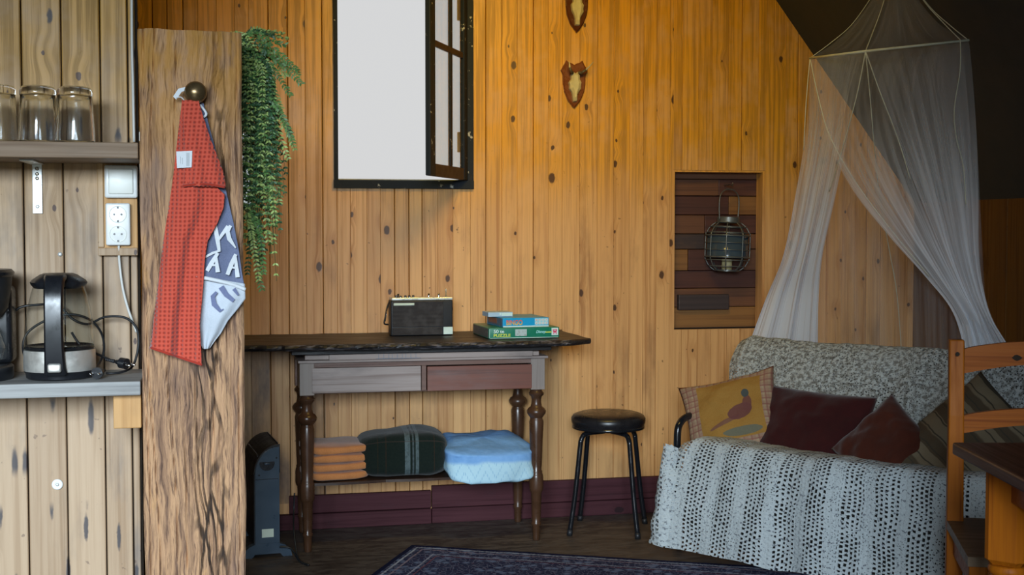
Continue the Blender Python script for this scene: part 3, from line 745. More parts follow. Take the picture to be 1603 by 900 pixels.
# ------------------------------------------------------------------ hanging plant behind the post
def plant():
    t = thing('hanging_plant', 'trailing green fern-like plant hanging at the right edge of the timber post', 'plant', (0, 0, 0))
    rnd = random.Random(21)
    mb = MB(); mb.lathe([(.045, 1.44), (.052, 1.50), (.060, 1.57), (.057, 1.575), (.050, 1.56)], 20, Matrix.Translation((-.03, 3.10, 0))); mb.build('pot', M['shield'], t, True)
    leaf = {k: MB() for k in range(3)}; stem = MB()
    def frond(P, k, lw=.0042, ll=.0100, dens=.0050):
        P = catmull([Vector(p) for p in P], 10); stem.tube(P[::2], .0006, 4, cap=False)
        acc = 0; side = 1
        for a, b in zip(P, P[1:]):
            acc += (b-a).length
            while acc > dens:
                acc -= dens; d = (b-a).normalized(); tl = 1.
                for s_ in (1, -1):
                    ph = rnd.uniform(-.9, .9)
                    n_ = Vector((cos(ph), sin(ph), 0)); sd = (n_ - d*n_.dot(d)).normalized()*s_
                    dirv = (sd*.75+d*.65+Vector((0, 0, rnd.uniform(-.1, .1)))).normalized()
                    w_ = dirv.cross(Vector((rnd.uniform(-.4, .4), -1, rnd.uniform(-.3, .3)))).normalized()*lw*.5
                    L_ = ll*rnd.uniform(.75, 1.15)
                    q = a; leaf[k].add([tuple(q), tuple(q+dirv*L_*.45+w_), tuple(q+dirv*L_), tuple(q+dirv*L_*.45-w_)], [(0, 1, 2, 3)])
    # hanging mass
    for i in range(150):
        x = rnd.uniform(.035, .115); y = rnd.uniform(3.05, 3.20); zt = 1.605-rnd.uniform(0, .22)*((x-.03)/.1); L_ = rnd.uniform(.22, .52)
        if x > .09: L_ *= .6
        sx = rnd.uniform(-.035, .045)
        if x+sx > .15: sx = 0
        if x < .06 and rnd.random() < .6: L_ = rnd.uniform(.05, .14); zt = 1.60; frond([(rnd.uniform(.0, .05), y-.02, zt), (x, y, zt+.012), (x+sx, y, zt-L_)], rnd.choice((0, 1, 2))); continue
        zb = max(zt-L_, rnd.uniform(1.02, 1.16))
        frond([(rnd.uniform(-.03, .05), y-.02, zt+rnd.uniform(-.01, .015)), (x*.9, y, zt-.01), (x+sx*.4, y, (zt+zb)/2+.05), (x+sx, y+rnd.uniform(-.02, .02), zb)], rnd.choice((0, 0, 1, 1, 2, 2)))
    # sprays reaching right
    for (ex, ey, mx_, my, k) in ((446, 52, 415, 48, 2), (472, 132, 440, 100, 1), (470, 118, 432, 92, 2), (450, 72, 415, 60, 1), (460, 225, 436, 170, 1), (452, 250, 428, 190, 2), (448, 120, 425, 90, 2),
                                 (456, 210, 425, 160, 0), (440, 300, 428, 240, 1), (425, 165, 410, 110, 2), (430, 56, 405, 50, 0), (410, 455, 400, 390, 1), (413, 430, 408, 370, 1), (387, 430, 392, 370, 0), (405, 440, 396, 380, 2), (438, 320, 424, 260, 2), (455, 150, 430, 110, 1), (445, 200, 428, 150, 2), (462, 235, 440, 180, 2), (436, 260, 420, 190, 2), (450, 60, 420, 54, 2), (466, 110, 435, 82, 1), (444, 100, 420, 76, 2), (440, 170, 420, 120, 2), (430, 340, 418, 270, 2), (420, 380, 412, 300, 2), (409, 410, 404, 350, 1), (436, 350, 420, 280, 1)):
        Y = rnd.uniform(3.06, 3.14); e = at(ex, ey, Y); m2 = at(mx_, my, Y); s_ = at(388+rnd.uniform(-4, 8), max(58, min(my-20, 330)), Y)
        frond([s_, (s_+m2)/2+Vector((0, 0, .012)), m2, e], k, .0052, .0125, .0052)
    stem.build('stems', plain('green_stem', (.05, .09, .03), .6), t)
    cols = [(.035, .11, .040), (.10, .22, .055), (.34, .46, .13)]
    for k in range(3):
        m = N('fern_leaf_%s' % ['dark', 'mid', 'pale'][k]); f = m.noise(m.obj(), 40, 3)
        m.set(Base_Color=m.mix(f, [c*.6 for c in cols[k]], [c*1.4 for c in cols[k]]), Roughness=.5)
        o = leaf[k].build('foliage', m.m, t, fix=False)
    # a dark tuft peeping over the post's top
    mb = MB()
    for i in range(60):
        a = rnd.uniform(-1, 1); p = Vector((-.048+a*.026, 3.07, 1.585)); q = p+Vector((a*.006, 0, .034*(1-a*a)*rnd.uniform(.5, 1)+.004)); w_ = Vector((.003, 0, 0))
        mb.add([tuple(p-w_), tuple(p+w_), tuple(q)], [(0, 1, 2)])
    mb.build('foliage', M['backing'], t, fix=False)
plant()

# ------------------------------------------------------------------ shelves on the partition
SZL = .848; SZU = 1.357
def shelf(z1, th, mat, label, y0):
    mb = MB(); nu, nv = 60, 3; x0, x1 = -1.2, -.1765
    mb.rbox(x0, x1, y0, YP-.0015, z1-th, z1, .002, pr=random.random())
    return tag(mb.build('wall_shelf', mat), label, 'shelf')
shelf(SZL, .030, M['shelf_low'], 'lower grey weathered shelf board carrying the glass kettle', 2.89)
shelf(SZU, .034, M['shelf_top'], 'upper brown shelf board carrying the upturned glasses', 2.91)
mb = MB(); mb.rbox(-.236, -.178, 2.93, YP-.001, .742, .817, .002, pr=.4); tag(mb.build('shelf_support', M['cleat']), 'short raw pine block supporting the lower shelf beside the post', 'support block')

# bracket under the upper shelf
bx0, bx1 = -.4235, -.402
t = thing('shelf_bracket', 'pale metal angle bracket screwed to the wall under the upper shelf', 'bracket', ((bx0+bx1)/2, YP, 1.32))
mb = MB(); w = (bx1-bx0)/2; mb.rbox(-w, w, -.0045, -.0005, -.112, .0015, .001); mb.rbox(-w-.004, w+.004, -.17, -.0005, -.001, .0025, .001); mb.build('plate', M['zinc'], t)
for i, z in enumerate((-.010, -.022, -.032, -.096)):
    mb = MB(); mb.lathe([(.0042, 0), (.0040, .0015), (.002, .002)], 14, Matrix.Translation((0, -.0045, z)) @ Matrix.Rotation(PI/2, 4, 'X')); mb.build('screw', M['screw'] if i < 3 else M['zinc'], t, True)
p = at(94, 398, YP); mb = MB(); mb.lathe([(.005, 0), (.005, .002), (.0015, .003)], 16, Matrix.Translation((p.x, YP, p.z)) @ Matrix.Rotation(PI/2, 4, 'X'))
tag(mb.build('wall_screw', M['zinc'], None, True), 'small silver screw head in the wall above the kettle', 'screw')
p = at(90, 758, YP); t = thing('wall_plug', 'small round white plastic disc on the pine wall below the lower shelf', 'plastic disc', (p.x, YP-.001, p.z))
R90 = Matrix.Rotation(PI/2, 4, 'X')
mb = MB(); mb.lathe([(.0125, 0), (.0125, .002), (.0105, .004), (.006, .0038), (.005, .0025)], 24, R90); mb.build('disc', M['white'], t, True)
mb = MB(); mb.lathe([(.004, .002), (.004, .0045), (.001, .005)], 12, R90); mb.build('screw', M['zinc'], t, True)

# switch and socket on their mounting board
t = thing('mounting_board', 'small yellow pine board fixed to the wall behind switch and sockets', 'board', (0, 0, 0))
bx, bX, bz, bZ = -.2815, -.1935, 1.112, 1.337
mb = MB(); mb.rbox(bx, bX, YP-.013, YP-.001, bz+.006, bZ, .002, pr=.13); mb.build('board', M['cleat'], t)
mb = MB(); mb.rbox(bx, bX, YP-.022, YP-.0135, bz, bz+.018, .002, pr=.63); mb.rbox(bx, bx+.014, YP-.018, YP-.0135, bz+.019, bZ, .002, pr=.5); mb.rbox(bx+.0145, bX, YP-.016, YP-.0135, bZ-.012, bZ, .002, pr=.9); mb.build('edge_strip', M['pine_left'], t)
def P_(px, py, Y): return at(px, py, Y)
a = at(163, 258, YP-.03); b = at(215.5, 310, YP-.03); cx, cz = (a.x+b.x)/2, (a.z+b.z)/2; hw = (b.x-a.x)/2; hh = (a.z-b.z)/2
t = thing('light_switch', 'square white light switch mounted above the double socket', 'light switch', (cx, YP-.0165, cz))
mb = MB(); mb.rbox(-hw, hw, -.016, 0, -hh, hh, .005, 3); mb.build('housing', M['white'], t, True, angle=40)
mb = MB(); mb.rbox(-hw+.009, hw-.009, -.0205, -.012, -hh+.009, hh-.009, .003, 3); mb.build('rocker', M['white_key'], t, True, angle=40)
a = at(165, 318, YP-.03); b = at(204.5, 384, YP-.03); cx, cz = (a.x+b.x)/2, (a.z+b.z)/2; hw = (b.x-a.x)/2; hh = (a.z-b.z)/2
t = thing('power_socket', 'white vertical double power socket below the light switch', 'socket', (cx, YP-.0165, cz))
mb = MB(); mb.rbox(-hw, hw, -.018, 0, -hh, hh, .004, 3); mb.build('housing', M['white'], t, True, angle=40)
for s_ in (1, -1):
    mb = MB(); mb.lathe([(.0195, -.0005), (.0195, .0012), (.018, .0016), (.0175, -.0002)], 28, Matrix.Translation((0, -.018, s_*.0225)) @ R90, cap=True); mb.build('outlet_ring', M['white_key'], t, True, angle=40)
    mb = MB()
    for q in (-.008, .008): mb.lathe([(.0024, 0), (.0024, .0014)], 10, Matrix.Translation((q, -.0182, s_*.0225)) @ R90)
    for q in (-.0155, .0155): mb.box(-.0022, .0022, -.0198, -.018, s_*.0225+q-.0022, s_*.0225+q+.0022)
    mb.build('contact', M['grey_pin'], t)

# cables
mb = MB(); mb.tube([at(206, -60, YP-.008), at(206.5, 60, YP-.006), at(208, 130, YP-.006), at(210, 222, YP-.006)], .0032, 8, 8)
tag(mb.build('ceiling_cable', M['cable_white'], None, True), 'white cable running down the wall to the upper shelf', 'cable')
mb = MB(); mb.tube([at(186, 384, YP-.02), at(187, 410, YP-.018), at(192, 450, YP-.02), at(201, 485, YP-.02), at(214, 520, YP-.02)], .0030, 8, 8)
tag(mb.build('socket_cable', M['cable_white'], None, True), 'white cable hanging from the double socket', 'cable')

# glasses
def tumbler_mb():
    mb = MB(); H_ = .1215; n = 60
    fl = lambda a, z: 1+.032*abs(cos(a*6))*(1 if .004 < z < .098 else .1)
    out = [(.0405, .0005), (.0412, .002), (.0408, .006), (.0385, .05), (.0360, .095), (.0358, .100), (.0372, .104), (.0366, .112), (.033, .1195), (.026, .1215), (.0, .1215)]
    inn = [(.0, .105), (.030, .104), (.0325, .097), (.0350, .05), (.0378, .006), (.0382, .001)]
    mb.lathe(out+inn, n, None, False, fl)
    k = len(out)+len(inn)
    for j in range(n): mb.f.append([(k-1)*n+j, (k-1)*n+(j+1) % n, (j+1) % n, j])
    return mb
g0 = None
for px, lab in ((-3, 'upturned clear glass cut off by the left edge of the picture'), (60, 'middle upturned clear glass on the upper shelf'), (117.5, 'rightmost upturned clear glass on the upper shelf')):
    p = at(px, 218, 2.975)
    if g0 is None:
        g0 = tumbler_mb().build('drinking_glass', M['tumbler'], None, True); o = g0
    else: o = g0.copy(); COL.objects.link(o)
    o.location = (p.x, 2.975, SZU+.0002); o.rotation_euler = (0, 0, px*.01); tag(o, lab, 'glass', 'upturned glasses on the upper shelf')

# kettle
kc = at(94, 580, 3.0)
t = thing('electric_kettle', 'glass electric kettle with black lid and handle on the lower shelf', 'kettle', (kc.x, 3.0, SZL))
mb = MB(); mb.lathe([(.066, 0), (.070, .003), (.071, .012), (.074, .016), (.073, .018), (.05, .0185)], 48); mb.build('base', M['black'], t, True, angle=40)
mb = MB(); mb.lathe([(.0745, .018), (.0755, .022), (.0748, .060), (.0735, .063), (.070, .063)], 48); mb.build('metal_band', M['steel'], t, True, angle=40)
mb = MB(); mb.lathe([(.0740, .063), (.0738, .075), (.0715, .110), (.066, .150), (.058, .185), (.0525, .203)], 48, cap=False); o = mb.build('glass_body', M['kettle_glass'], t, True)
mb = MB(); mb.lathe([(.0, .064), (.070, .064), (.0735, .066), (.071, .072), (.068, .068), (.0, .067)], 40, cap=False); mb.build('inner_rim', M['black'], t, True)
def octa(a, z): return 1+.03*cos(a*8)
mb = MB(); mb.lathe([(.050, .196), (.056, .203), (.0585, .209), (.055, .214), (.038, .226), (.030, .229), (.0, .2295)], 32, None, True, octa); mb.build('lid', M['black'], t, True, angle=25)
# handle, towards the room
hp = [(-.052, .2225), (-.078, .215), (-.096, .185), (-.101, .13), (-.098, .08), (-.088, .035), (-.078, .018)]
C_ = catmull([Vector((0, y, z)) for y, z in hp], 6)
mb = MB(); nC = len(C_)
for i, p in enumerate(C_):
    d = (C_[min(i+1, nC-1)]-C_[max(0, i-1)]).normalized(); nr = Vector((0, d.z, -d.y))
    wv = .0235-.0045*sin(i/(nC-1)*PI) if i else .02
    for a_ in ((-1, -.35), (-.8, -1), (.8, -1), (1, -.35), (1, .6), (-1, .6)):
        q = p+Vector((a_[0]*wv, 0, 0))+nr*(-a_[1]*.008); mb.v.append(tuple(q))
for i in range(nC-1):
    for k in range(6):
        mb.f.append([i*6+k, i*6+(k+1) % 6, (i+1)*6+(k+1) % 6, (i+1)*6+k])
mb.f.append([5, 4, 3, 2, 1, 0]); mb.f.append([(nC-1)*6+k for k in range(6)]); mb.build('handle', M['black'], t, True, angle=50)
mb = MB(); mb.rbox(-.014, .014, -.1015, -.090, .021, .040, .004); mb.build('switch_lever', M['steel'], t, True)
mb = MB(); mb.rbox(-.02, .02, -.075, -.045, .2, .224, .004); mb.build('lid_hinge', M['black'], t, True)

# coffee maker, mostly out of frame
t = thing('coffee_maker', 'black filter coffee maker at the left edge of the lower shelf', 'coffee maker', (at(20, 500, 2.99).x-.1, 3.005, SZL))
mb = MB(); mb.lathe([(.095, 0), (.098, .004), (.098, .028), (.093, .032)], 40); mb.build('base', M['black'], t, True, angle=40)
mb = MB(); mb.rbox(-.08, .092, .02, .095, .03, .20, .012, 3); mb.build('column', M['black'], t, True, angle=40)
mb = MB(); mb.lathe([(.074, .135), (.088, .155), (.096, .205), (.097, .222)], 40); mb.build('filter_holder', M['black_matte'], t, True, angle=40)
mb = MB(); mb.lathe([(.098, .222), (.102, .226), (.102, .232), (.096, .238), (.04, .240)], 40); mb.build('lid', M['black'], t, True, angle=40)
mb = MB(); mb.lathe([(.058, .034), (.079, .045), (.084, .07), (.074, .105), (.052, .125), (.052, .130)], 40, Matrix.Translation((0, -.012, 0)), cap=False); mb.build('carafe', M['kettle_glass'], t, True)

# kettle and coffee maker leads with plugs
def lead(name, px, label, Ys):
    pts = [at(x, y, Ys+dy) for x, y, dy in px]
    mb = MB(); mb.tube(pts, .0028, 8, 8); return pts, mb
t = thing('coffee_maker_lead', 'black power lead curling from behind the kettle in a high loop at the post', 'power lead')
_, mb = lead('cable', [(12, 502, .06), (30, 482, .055), (60, 477, .06), (90, 478, .07), (115, 500, .07), (138, 507, .06), (165, 496, .05), (195, 497, .04), (213, 512, .03), (217, 535, .02), (213, 560, .01), (206, 575, 0), (192, 582, -.02), (178, 584, -.03), (166, 584, -.03)], '', 3.04)
mb.build('cable', M['cable_black'], t, True)
def plug(t, A, B):
    A = Vector(A); B = Vector(B); d = (B-A).normalized(); mb = MB()
    mb.tube([A, A+d*.012, A+d*.014, A+d*.030], [.004, .007, .012, .0125], 14)
    mb.v = [v for v in mb.v]; mb.build('plug_body', M['black'], t, True, angle=50)
    mb = MB(); s_ = d.cross(Vector((0, 0, 1))).normalized()*.0085 if abs(d.z) < .9 else Vector((.0085, 0, 0))
    for k in (1, -1): mb.tube([A+d*.029+s_*k, A+d*.047+s_*k], .0021, 8)
    mb.build('pin', M['chrome'], t, True)
    mb = MB()
    for i in range(5): mb.tube([A-d*(.004+.005*i), A-d*(.007+.005*i)], .0042-.0003*i, 10)
    mb.build('strain_relief', M['black_matte'], t, True)
pa = at(181, 566, 3.0); pb = at(206, 570, 2.975)
pa.z = max(pa.z, SZL+.014); pb.z = max(pb.z-.002, SZL+.012)
plug(t, pa, pb)
t = thing('kettle_lead', 'black power lead looping low beside the kettle to a plug on the shelf', 'power lead')
pts = [at(x, y, 3.04+dy) for x, y, dy in [(45, 575, .02), (36, 545, .05), (44, 520, .06), (75, 500, .07), (110, 492, .07), (140, 500, .06), (158, 520, .04), (163, 545, .02), (157, 566, 0)]]
pts.append(Vector((pts[-1].x-.012, 2.985, SZL+.014)))
mb = MB(); mb.tube(pts, .0028, 8, 8); mb.build('cable', M['cable_black'], t, True)
pts = [at(x, y, 3.06+dy) for x, y, dy in [(112, 520, .0), (126, 540, .0), (148, 552, 0), (172, 563, -.03)]]
mb = MB(); mb.tube(pts, .0028, 8, 8); mb.build('cable_tail', M['cable_black'], t, True)
plug(t, Vector((at(157, 580, 2.96).x, 2.975, SZL+.0135)), Vector((at(148, 588, 2.93).x, 2.93, SZL+.0135)))

# ------------------------------------------------------------------ trophies on the wall
def trophy(cx, cz, w, h, mat, label, lift, full):
    t = thing('hunting_trophy', label, 'hunting trophy', (cx, YB-.001, cz))
    # shield outline in unit box: x -1..1, z 1..-1
    U = [(0, .80), (.12, .86), (.45, .92), (.60, 1.0), (.72, .86), (1.0, .58), (.84, .38), (.82, 0), (.74, -.30), (.50, -.64), (.22, -.86), (0, -1)]
    out = [(x*w, z*h) for x, z in U]+[(-x*w, z*h) for x, z in reversed(U[1:-1])]
    mb = MB(); n = len(out)
    r1 = [(x, 0, z) for x, z in out]; r2 = [(x, -.010, z) for x, z in out]; r3 = [(x*.90, -.014, z*.92) for x, z in out]
    mb.add(r1+r2+r3, [(i, i+n, (i+1) % n+n, (i+1) % n) for i in range(n)]+[(i+n, i+2*n, (i+1) % n+2*n, (i+1) % n+n) for i in range(n)]+[tuple(2*n+i for i in range(n)), tuple(reversed(range(n)))])
    mb.build('shield', mat, t)
    # skull plate: brow, eye notches, tapering nose
    K = [(0, .50), (.18, .56), (.34, .42), (.36, .22), (.52, .10), (.44, -.02), (.46, -.16), (.30, -.30), (.20, -.42), (.16, -.70), (0, -.72)]
    K = [(x*w, z*h*1.0-.004) for x, z in K]; K2 = K+[(-x, z) for x, z in reversed(K[1:-1])]; n = len(K2)
    random.seed(int(cz*1000))
    K2 = [(x+random.uniform(-.002, .002), z+random.uniform(-.002, .002)) for x, z in K2]
    mb = MB(); a = [(x, -.0145, z) for x, z in K2]; b = [(x*.9, -.028, z*.95) for x, z in K2]; c = [(x*.45, -.037, z*.75) for x, z in K2]
    mb.add(a+b+c, [(i, i+n, (i+1) % n+n, (i+1) % n) for i in range(n)]+[(i+n, i+2*n, (i+1) % n+2*n, (i+1) % n+n) for i in range(n)]+[tuple(2*n+i for i in range(n)), tuple(reversed(range(n)))])
    mb.build('skull', M['bone'], t)
    for s_ in (-1, 1):
        bx = s_*w*.30; bz = h*.42
        mb = MB(); mb.ball((bx, -.036, bz+.004), .008, .008, .007, 10)
        q = Vector((bx, -.038, bz)); sp = (.020 if s_ < 0 else .050)
        tip = q+(Vector((-.016, -.012, .046)) if s_ < 0 else Vector((.050, -.018, .046)))
        md_ = q+(Vector((-.014, -.014, .022)) if s_ < 0 else Vector((.020, -.014, .014)))
        mb.tube([q, md_], [.006, .0048], 8); mb.build('antler_burr', M['horn'], t, True)
        mb = MB(); mb.tube([md_, (md_+tip)/2+Vector((0, -.003, -.001)), tip], [.0046, .0012], 8, 5); mb.build('antler', M['horn_tip'] if s_ > 0 else M['bone'], t, True)
c = at(899, 132, YB-.01); trophy(c.x, c.z, .056, .096, M['shield2'], 'lower shield plaque with small deer skull, right of the window', 0, 1)
c = at(903, 11, YB-.01); trophy(c.x, c.z, .056, .103, M['shield'], 'upper shield plaque with deer skull, cut off by the top edge', 0, 1)

# ------------------------------------------------------------------ lantern in the niche
lc = at(1138, 425, 5.15)
t = thing('wire_lantern', 'grey wire basket lantern with glass cylinder hanging in the niche', 'lantern', (lc.x, 5.155, lc.z), rot=(0, radians(2.5), radians(20)))
R_ = .092; LH = .215
prof = [(.050, .004), (.074, .022), (.088, .048), (.092, .060), (.092, .150), (.088, .162), (.074, .186), (.050, .205)]
mb = MB()
for (r, z) in prof:
    mb.tube([(r*cos(a*PI/16), r*sin(a*PI/16), z) for a in range(33)], .0024 if z not in (.060, .150) else .0034, 6)
for (r, z) in ((.092, .090), (.092, .120)): mb.tube([(r*cos(a*PI/16), r*sin(a*PI/16), z) for a in range(33)], .0018, 6)
for k in range(8):
    a = 2*PI*k/8; mb.tube([(r*cos(a), r*sin(a), z) for r, z in prof], .0027, 6, 3)
mb.build('wire_cage', M['wire'], t, True)
mb = MB(); mb.lathe([(.0, .001), (.052, .001), (.052, .008), (.0, .008)], 28); mb.build('base', M['wire'], t, True, angle=40)
mb = MB(); mb.lathe([(.044, .202), (.047, .204), (.047, .226), (.044, .228), (.040, .226), (.040, .204)], 28, cap=False); mb.build('collar', M['wire'], t, True, angle=40)
mb = MB(); mb.lathe([(.086, .056), (.086, .154), (.084, .154), (.084, .056)], 32, cap=False); mb.build('glass_cylinder', M['lantern_glass'], t, True)
mb = MB(); mb.tube([(-.046*1.08, 0, .215), (-.054, 0, .27), (-.050, 0, .315), (-.028, 0, .338), (.0, 0, .344), (.028, 0, .338), (.050, 0, .315), (.054, 0, .27), (.046*1.08, 0, .215)], .0026, 8, 6); mb.build('handle', M['wire'], t, True)
mb = MB(); mb.lathe([(.022, .008), (.022, .05), (.018, .052)], 20); mb.build('candle', M['bone'], t, True)
hk = at(1150, 292, 5.15)
mb = MB(); mb.tube([(hk.x-.012, ND-.012, hk.z+.008), (hk.x-.012, 5.165, hk.z+.008), (hk.x-.012, 5.148, hk.z+.004), (hk.x-.012, 5.140, hk.z+.016)], .0028, 8, 4)
tag(mb.build('wall_hook', M['screw'], None, True), 'small metal hook in the niche holding the lantern handle', 'hook')

# ------------------------------------------------------------------ side table
rt = pine('old_red_brown_table_wood', (.20, .105, .075), (.11, .05, .035), (.03, .015, .01), ax='X', rough=.45, stain=(.30, .27, .26), stain_amt=.55, knots=0)
rt2 = pine('bleached_table_wood', (.42, .33, .29), (.24, .165, .135), (.05, .03, .03), ax='X', rough=.45, stain=(.10, .09, .09), stain_amt=.6, knots=0)
rt3 = pine('red_table_wood', (.24, .085, .055), (.13, .05, .035), (.04, .02, .015), ax='X', rough=.4, stain=(.25, .23, .22), stain_amt=.35, knots=0)
rtb = pine('bleached_upright_wood', (.34, .28, .24), (.24, .18, .15), (.05, .03, .03), ax='Z', rough=.45, stain=(.2, .16, .13), stain_amt=.5, knots=0)
legm = plain('dark_turned_walnut', (.070, .032, .016), .30, nz=.3, nsc=12)
def slab_mat():
    m = N('black_brown_live_edge'); o = m.obj(); x, y, z = m.xyz(o)
    g = m.noise(m.comb(m.math('MULTIPLY', x, 5), m.math('MULTIPLY', y, 60), m.math('MULTIPLY', z, 60)), 1, 4, .65)
    e = m.noise(m.scale(o, (22, 40, 110)), 1, 5, .7)
    c = m.mix(m.ramp(g, .35, .7), (.009, .008, .009), (.028, .024, .024))
    edge = m.math('MULTIPLY', m.ramp(y, 4.625, 4.64, 1, 0), m.ramp(z, .745, .750))
    c = m.mix(m.math('MULTIPLY', edge, m.ramp(e, .48, .66, 0, .8)), c, (.19, .17, .18))
    m.set(Base_Color=c, Roughness=m.ramp(g, .3, .7, .35, .6)); m.bump(m.math('ADD', g, e), .5, .003); return m.m
M['slab'] = slab_mat()
TX0, TX1, TYF, TYB = .262, 1.170, 4.745, 5.115
t = thing('side_table', 'old side table with turned legs, two drawers and live-edge black plank top', 'table', (0, 0, 0))
# plank top with live edge
def slab():
    mb = MB(); z0, z1 = .747, .7685; n = 140; X0, X1 = -.13, 1.335
    fr = []; bk = []
    for i in range(n+1):
        u = i/n; x = X0+(X1-X0)*u
        yf = 4.615+nz(x*9, 1)*.012+nz(x*40, 2)*.004
        if u > .93: yf += (u-.93)*1.1
        if x < .2: yf += .02
        fr.append((x+.004*nz(x*70, 4), yf)); bk.append((x, 5.12))
    # right end live edge too
    end = [(1.335+.01*nz(k*3., 7)-(k/8)*.015, fr[-1][1]+(5.12-fr[-1][1])*k/8) for k in range(1, 8)]
    out = fr+end+list(reversed(bk)); N_ = len(out)
    lev = [(z0, .010), (z0+.006, .002), ((z0+z1)/2, -.002), (z1-.004, .003), (z1, .009)]
    vs = []
    for z, ins in lev:
        for i, (x, y) in enumerate(out):
            jag = nz(x*55, z*300, y*9)*.005
            yy = y+ins+jag if i < len(fr) else y; xx = x-(ins+jag if len(fr) <= i < len(fr)+7 else 0)
            vs.append((xx, yy, z+.0015*nz(x*14, y*5, 3)*(z == z1)))
    fs = [(l*N_+i, l*N_+(i+1) % N_, (l+1)*N_+(i+1) % N_, (l+1)*N_+i) for l in range(len(lev)-1) for i in range(N_)]
    fs += [tuple(reversed(range(N_))), tuple((len(lev)-1)*N_+i for i in range(N_))]
    mb.add(vs, fs); return mb
slab().build('plank_top', M['slab'], t)
mb = MB(); mb.rbox(TX0-.03, TX1+.02, TYF-.028, TYB-.005, .7235, .7465, .003); mb.build('under_board', M['slab'], t)
mb = MB(); mb.rbox(TX0+.105, TX1-.05, TYF-.012, TYF+.01, .7025, .7232, .001, pr=.3); mb.rbox(TX0-.006, TX1+.008, TYF-.018, TYB-.002, .6935, .7022, .001, pr=.3); mb.rbox(TX0+.02, TX1-.02, TYF+.012, TYB-.02, .7025, .7232, .001, pr=.3); mb.build('top_rail', rt2, t)
mb = MB()
for i in range(9): mb.box(.545+i*.0165+.002*(i % 3), .5462+i*.0165+.002*(i % 3), TYF-.0128, TYF-.0119, .7045, .7215)
mb.box(.536, .70, TYF-.0127, TYF-.0119, .7035, .7046); mb.build('blue_pen_marks', plain('blue_ink', (.10, .18, .28), .6), t)
# frame: front rails, sides, back
mb = MB(); mb.box(TX0+.052, TX1-.052, TYF+.004, TYF+.02, .675, .6932, pr=.3); mb.build('front_rail', rt, t)
mb = MB(); mb.box(TX0+.008, TX0+.020, TYF+.05, TYB-.05, .578, .6932, pr=.4); mb.box(TX1-.020, TX1-.008, TYF+.05, TYB-.05, .578, .6932, pr=.9)
mb.box(TX0+.05, TX1-.05, TYB-.02, TYB-.006, .578, .6932, pr=.6); mb.build('side_panel', rt, t)
mb = MB(); mb.box(TX0+.052, TX1-.052, TYF+.02, TYB-.02, .578, .582, pr=.2); mb.build('dust_panel', rt, t)
dx0, dx1 = at(488, 590, TYF).x, at(659, 590, TYF).x; ex0, ex1 = at(669, 590, TYF).x, at(833, 590, TYF).x
mb = MB(); mb.rbox(dx0+.001, dx1, TYF-.002, TYF+.016, .5825, .6735, .0015, pr=.41); o = mb.build('drawer', rt2, t); o['label'] = 'bleached grey left drawer front'
mb = MB(); mb.rbox(ex0, ex1-.001, TYF-.002, TYF+.016, .580, .6705, .0015, pr=.77); o = mb.build('drawer', rt3, t); o['label'] = 'reddish brown right drawer front'
mb = MB(); mb.rbox(dx1+.003, ex0-.004, TYF+.001, TYF+.02, .583, .6745, .001, pr=.2); mb.build('drawer_divider', rt, t)
legprof = [(.004, .0), (.0125, .001), (.0150, .012), (.0165, .055), (.0205, .062), (.0205, .067), (.0165, .072), (.0185, .09), (.0215, .182), (.0265, .190), (.0285, .198), (.0285, .240),
           (.0265, .252), (.0235, .257), (.0250, .262), (.0215, .268), (.0235, .30), (.0275, .40), (.0295, .452), (.0265, .460), (.0250, .466), (.0300, .472), (.0375, .482), (.0395, .492), (.0330, .502), (.0235, .508),
           (.0205, .520), (.0195, .535), (.0220, .546), (.0300, .553), (.0310, .560), (.0250, .566), (.0220, .575)]
def leg(x, y, rz):
    mb = MB(); mb.lathe([(r*.93, z) for r, z in legprof], 28, Matrix.Translation((x, y, 0)))
    o = mb.build('leg', legm, t, True, angle=50)
    mb = MB(); mb.rbox(x-.0265, x+.0265, y-.0265, y+.0265, .5745, .693, .0015, pr=rz); mb.build('leg_block', rtb if y < 4.9 else rt, o)
for x, y, r in ((TX0+.0265, TYF+.0265, .1), (TX1-.0265, TYF+.0265, .6), (TX0+.0265, TYB-.0265, .3), (TX1-.0265, TYB-.0265, .8)): leg(x, y, r)
# low shelf with a wavy front
mb = MB(); n = 60; SZ = .250
top = []
for i in range(n+1):
    u = i/n; x = TX0+.035+(TX1-TX0-.07)*u; top.append((x, TYF+.03+.018*sin(u*PI)-.010*abs(sin(u*PI*3))))
poly = top+[(TX1-.035, TYB-.03), (TX0+.035, TYB-.03)]
mb.prism(poly, SZ-.010, SZ, 'Z'); mb.build('low_shelf', plain('dark_stained_shelf', (.04, .02, .012), .35), t)

# heater
ho = at(400, 872, 4.72)
hx = at(398, 800, 4.72).x; hx2 = at(438, 800, 4.72).x
t = thing('convector_heater', 'small black floor heater with blue-grey end panel, behind the timber post', 'heater', ((hx+hx2)/2, 4.735, 0), rz=radians(6))
hw = (hx2-hx)/2; HH = .402
def dprof(w, z0, z1, ins=0):
    pts = [(w-ins, z0+ins)]
    r = 2*w*.98
    pts.append((w-ins, z1-ins))
    for k in range(0, 11):
        a = PI/2*k/10; pts.append((w-ins-(r-ins*1)*sin(a)*1.0, z1-r*1.15*(1-cos(a))-ins*(cos(a))))
    pts.append((-w+ins, z0+ins)); return pts
mb = MB(); mb.prism(dprof(hw*1.02, .045, HH-.002), .004, .33, 'Y'); mb.build('casing', M['black_matte'], t)
mb = MB(); mb.prism(dprof(hw*.97, .048, HH-.006), -.010, .0038, 'Y'); mb.build('end_panel', M['slate'], t)
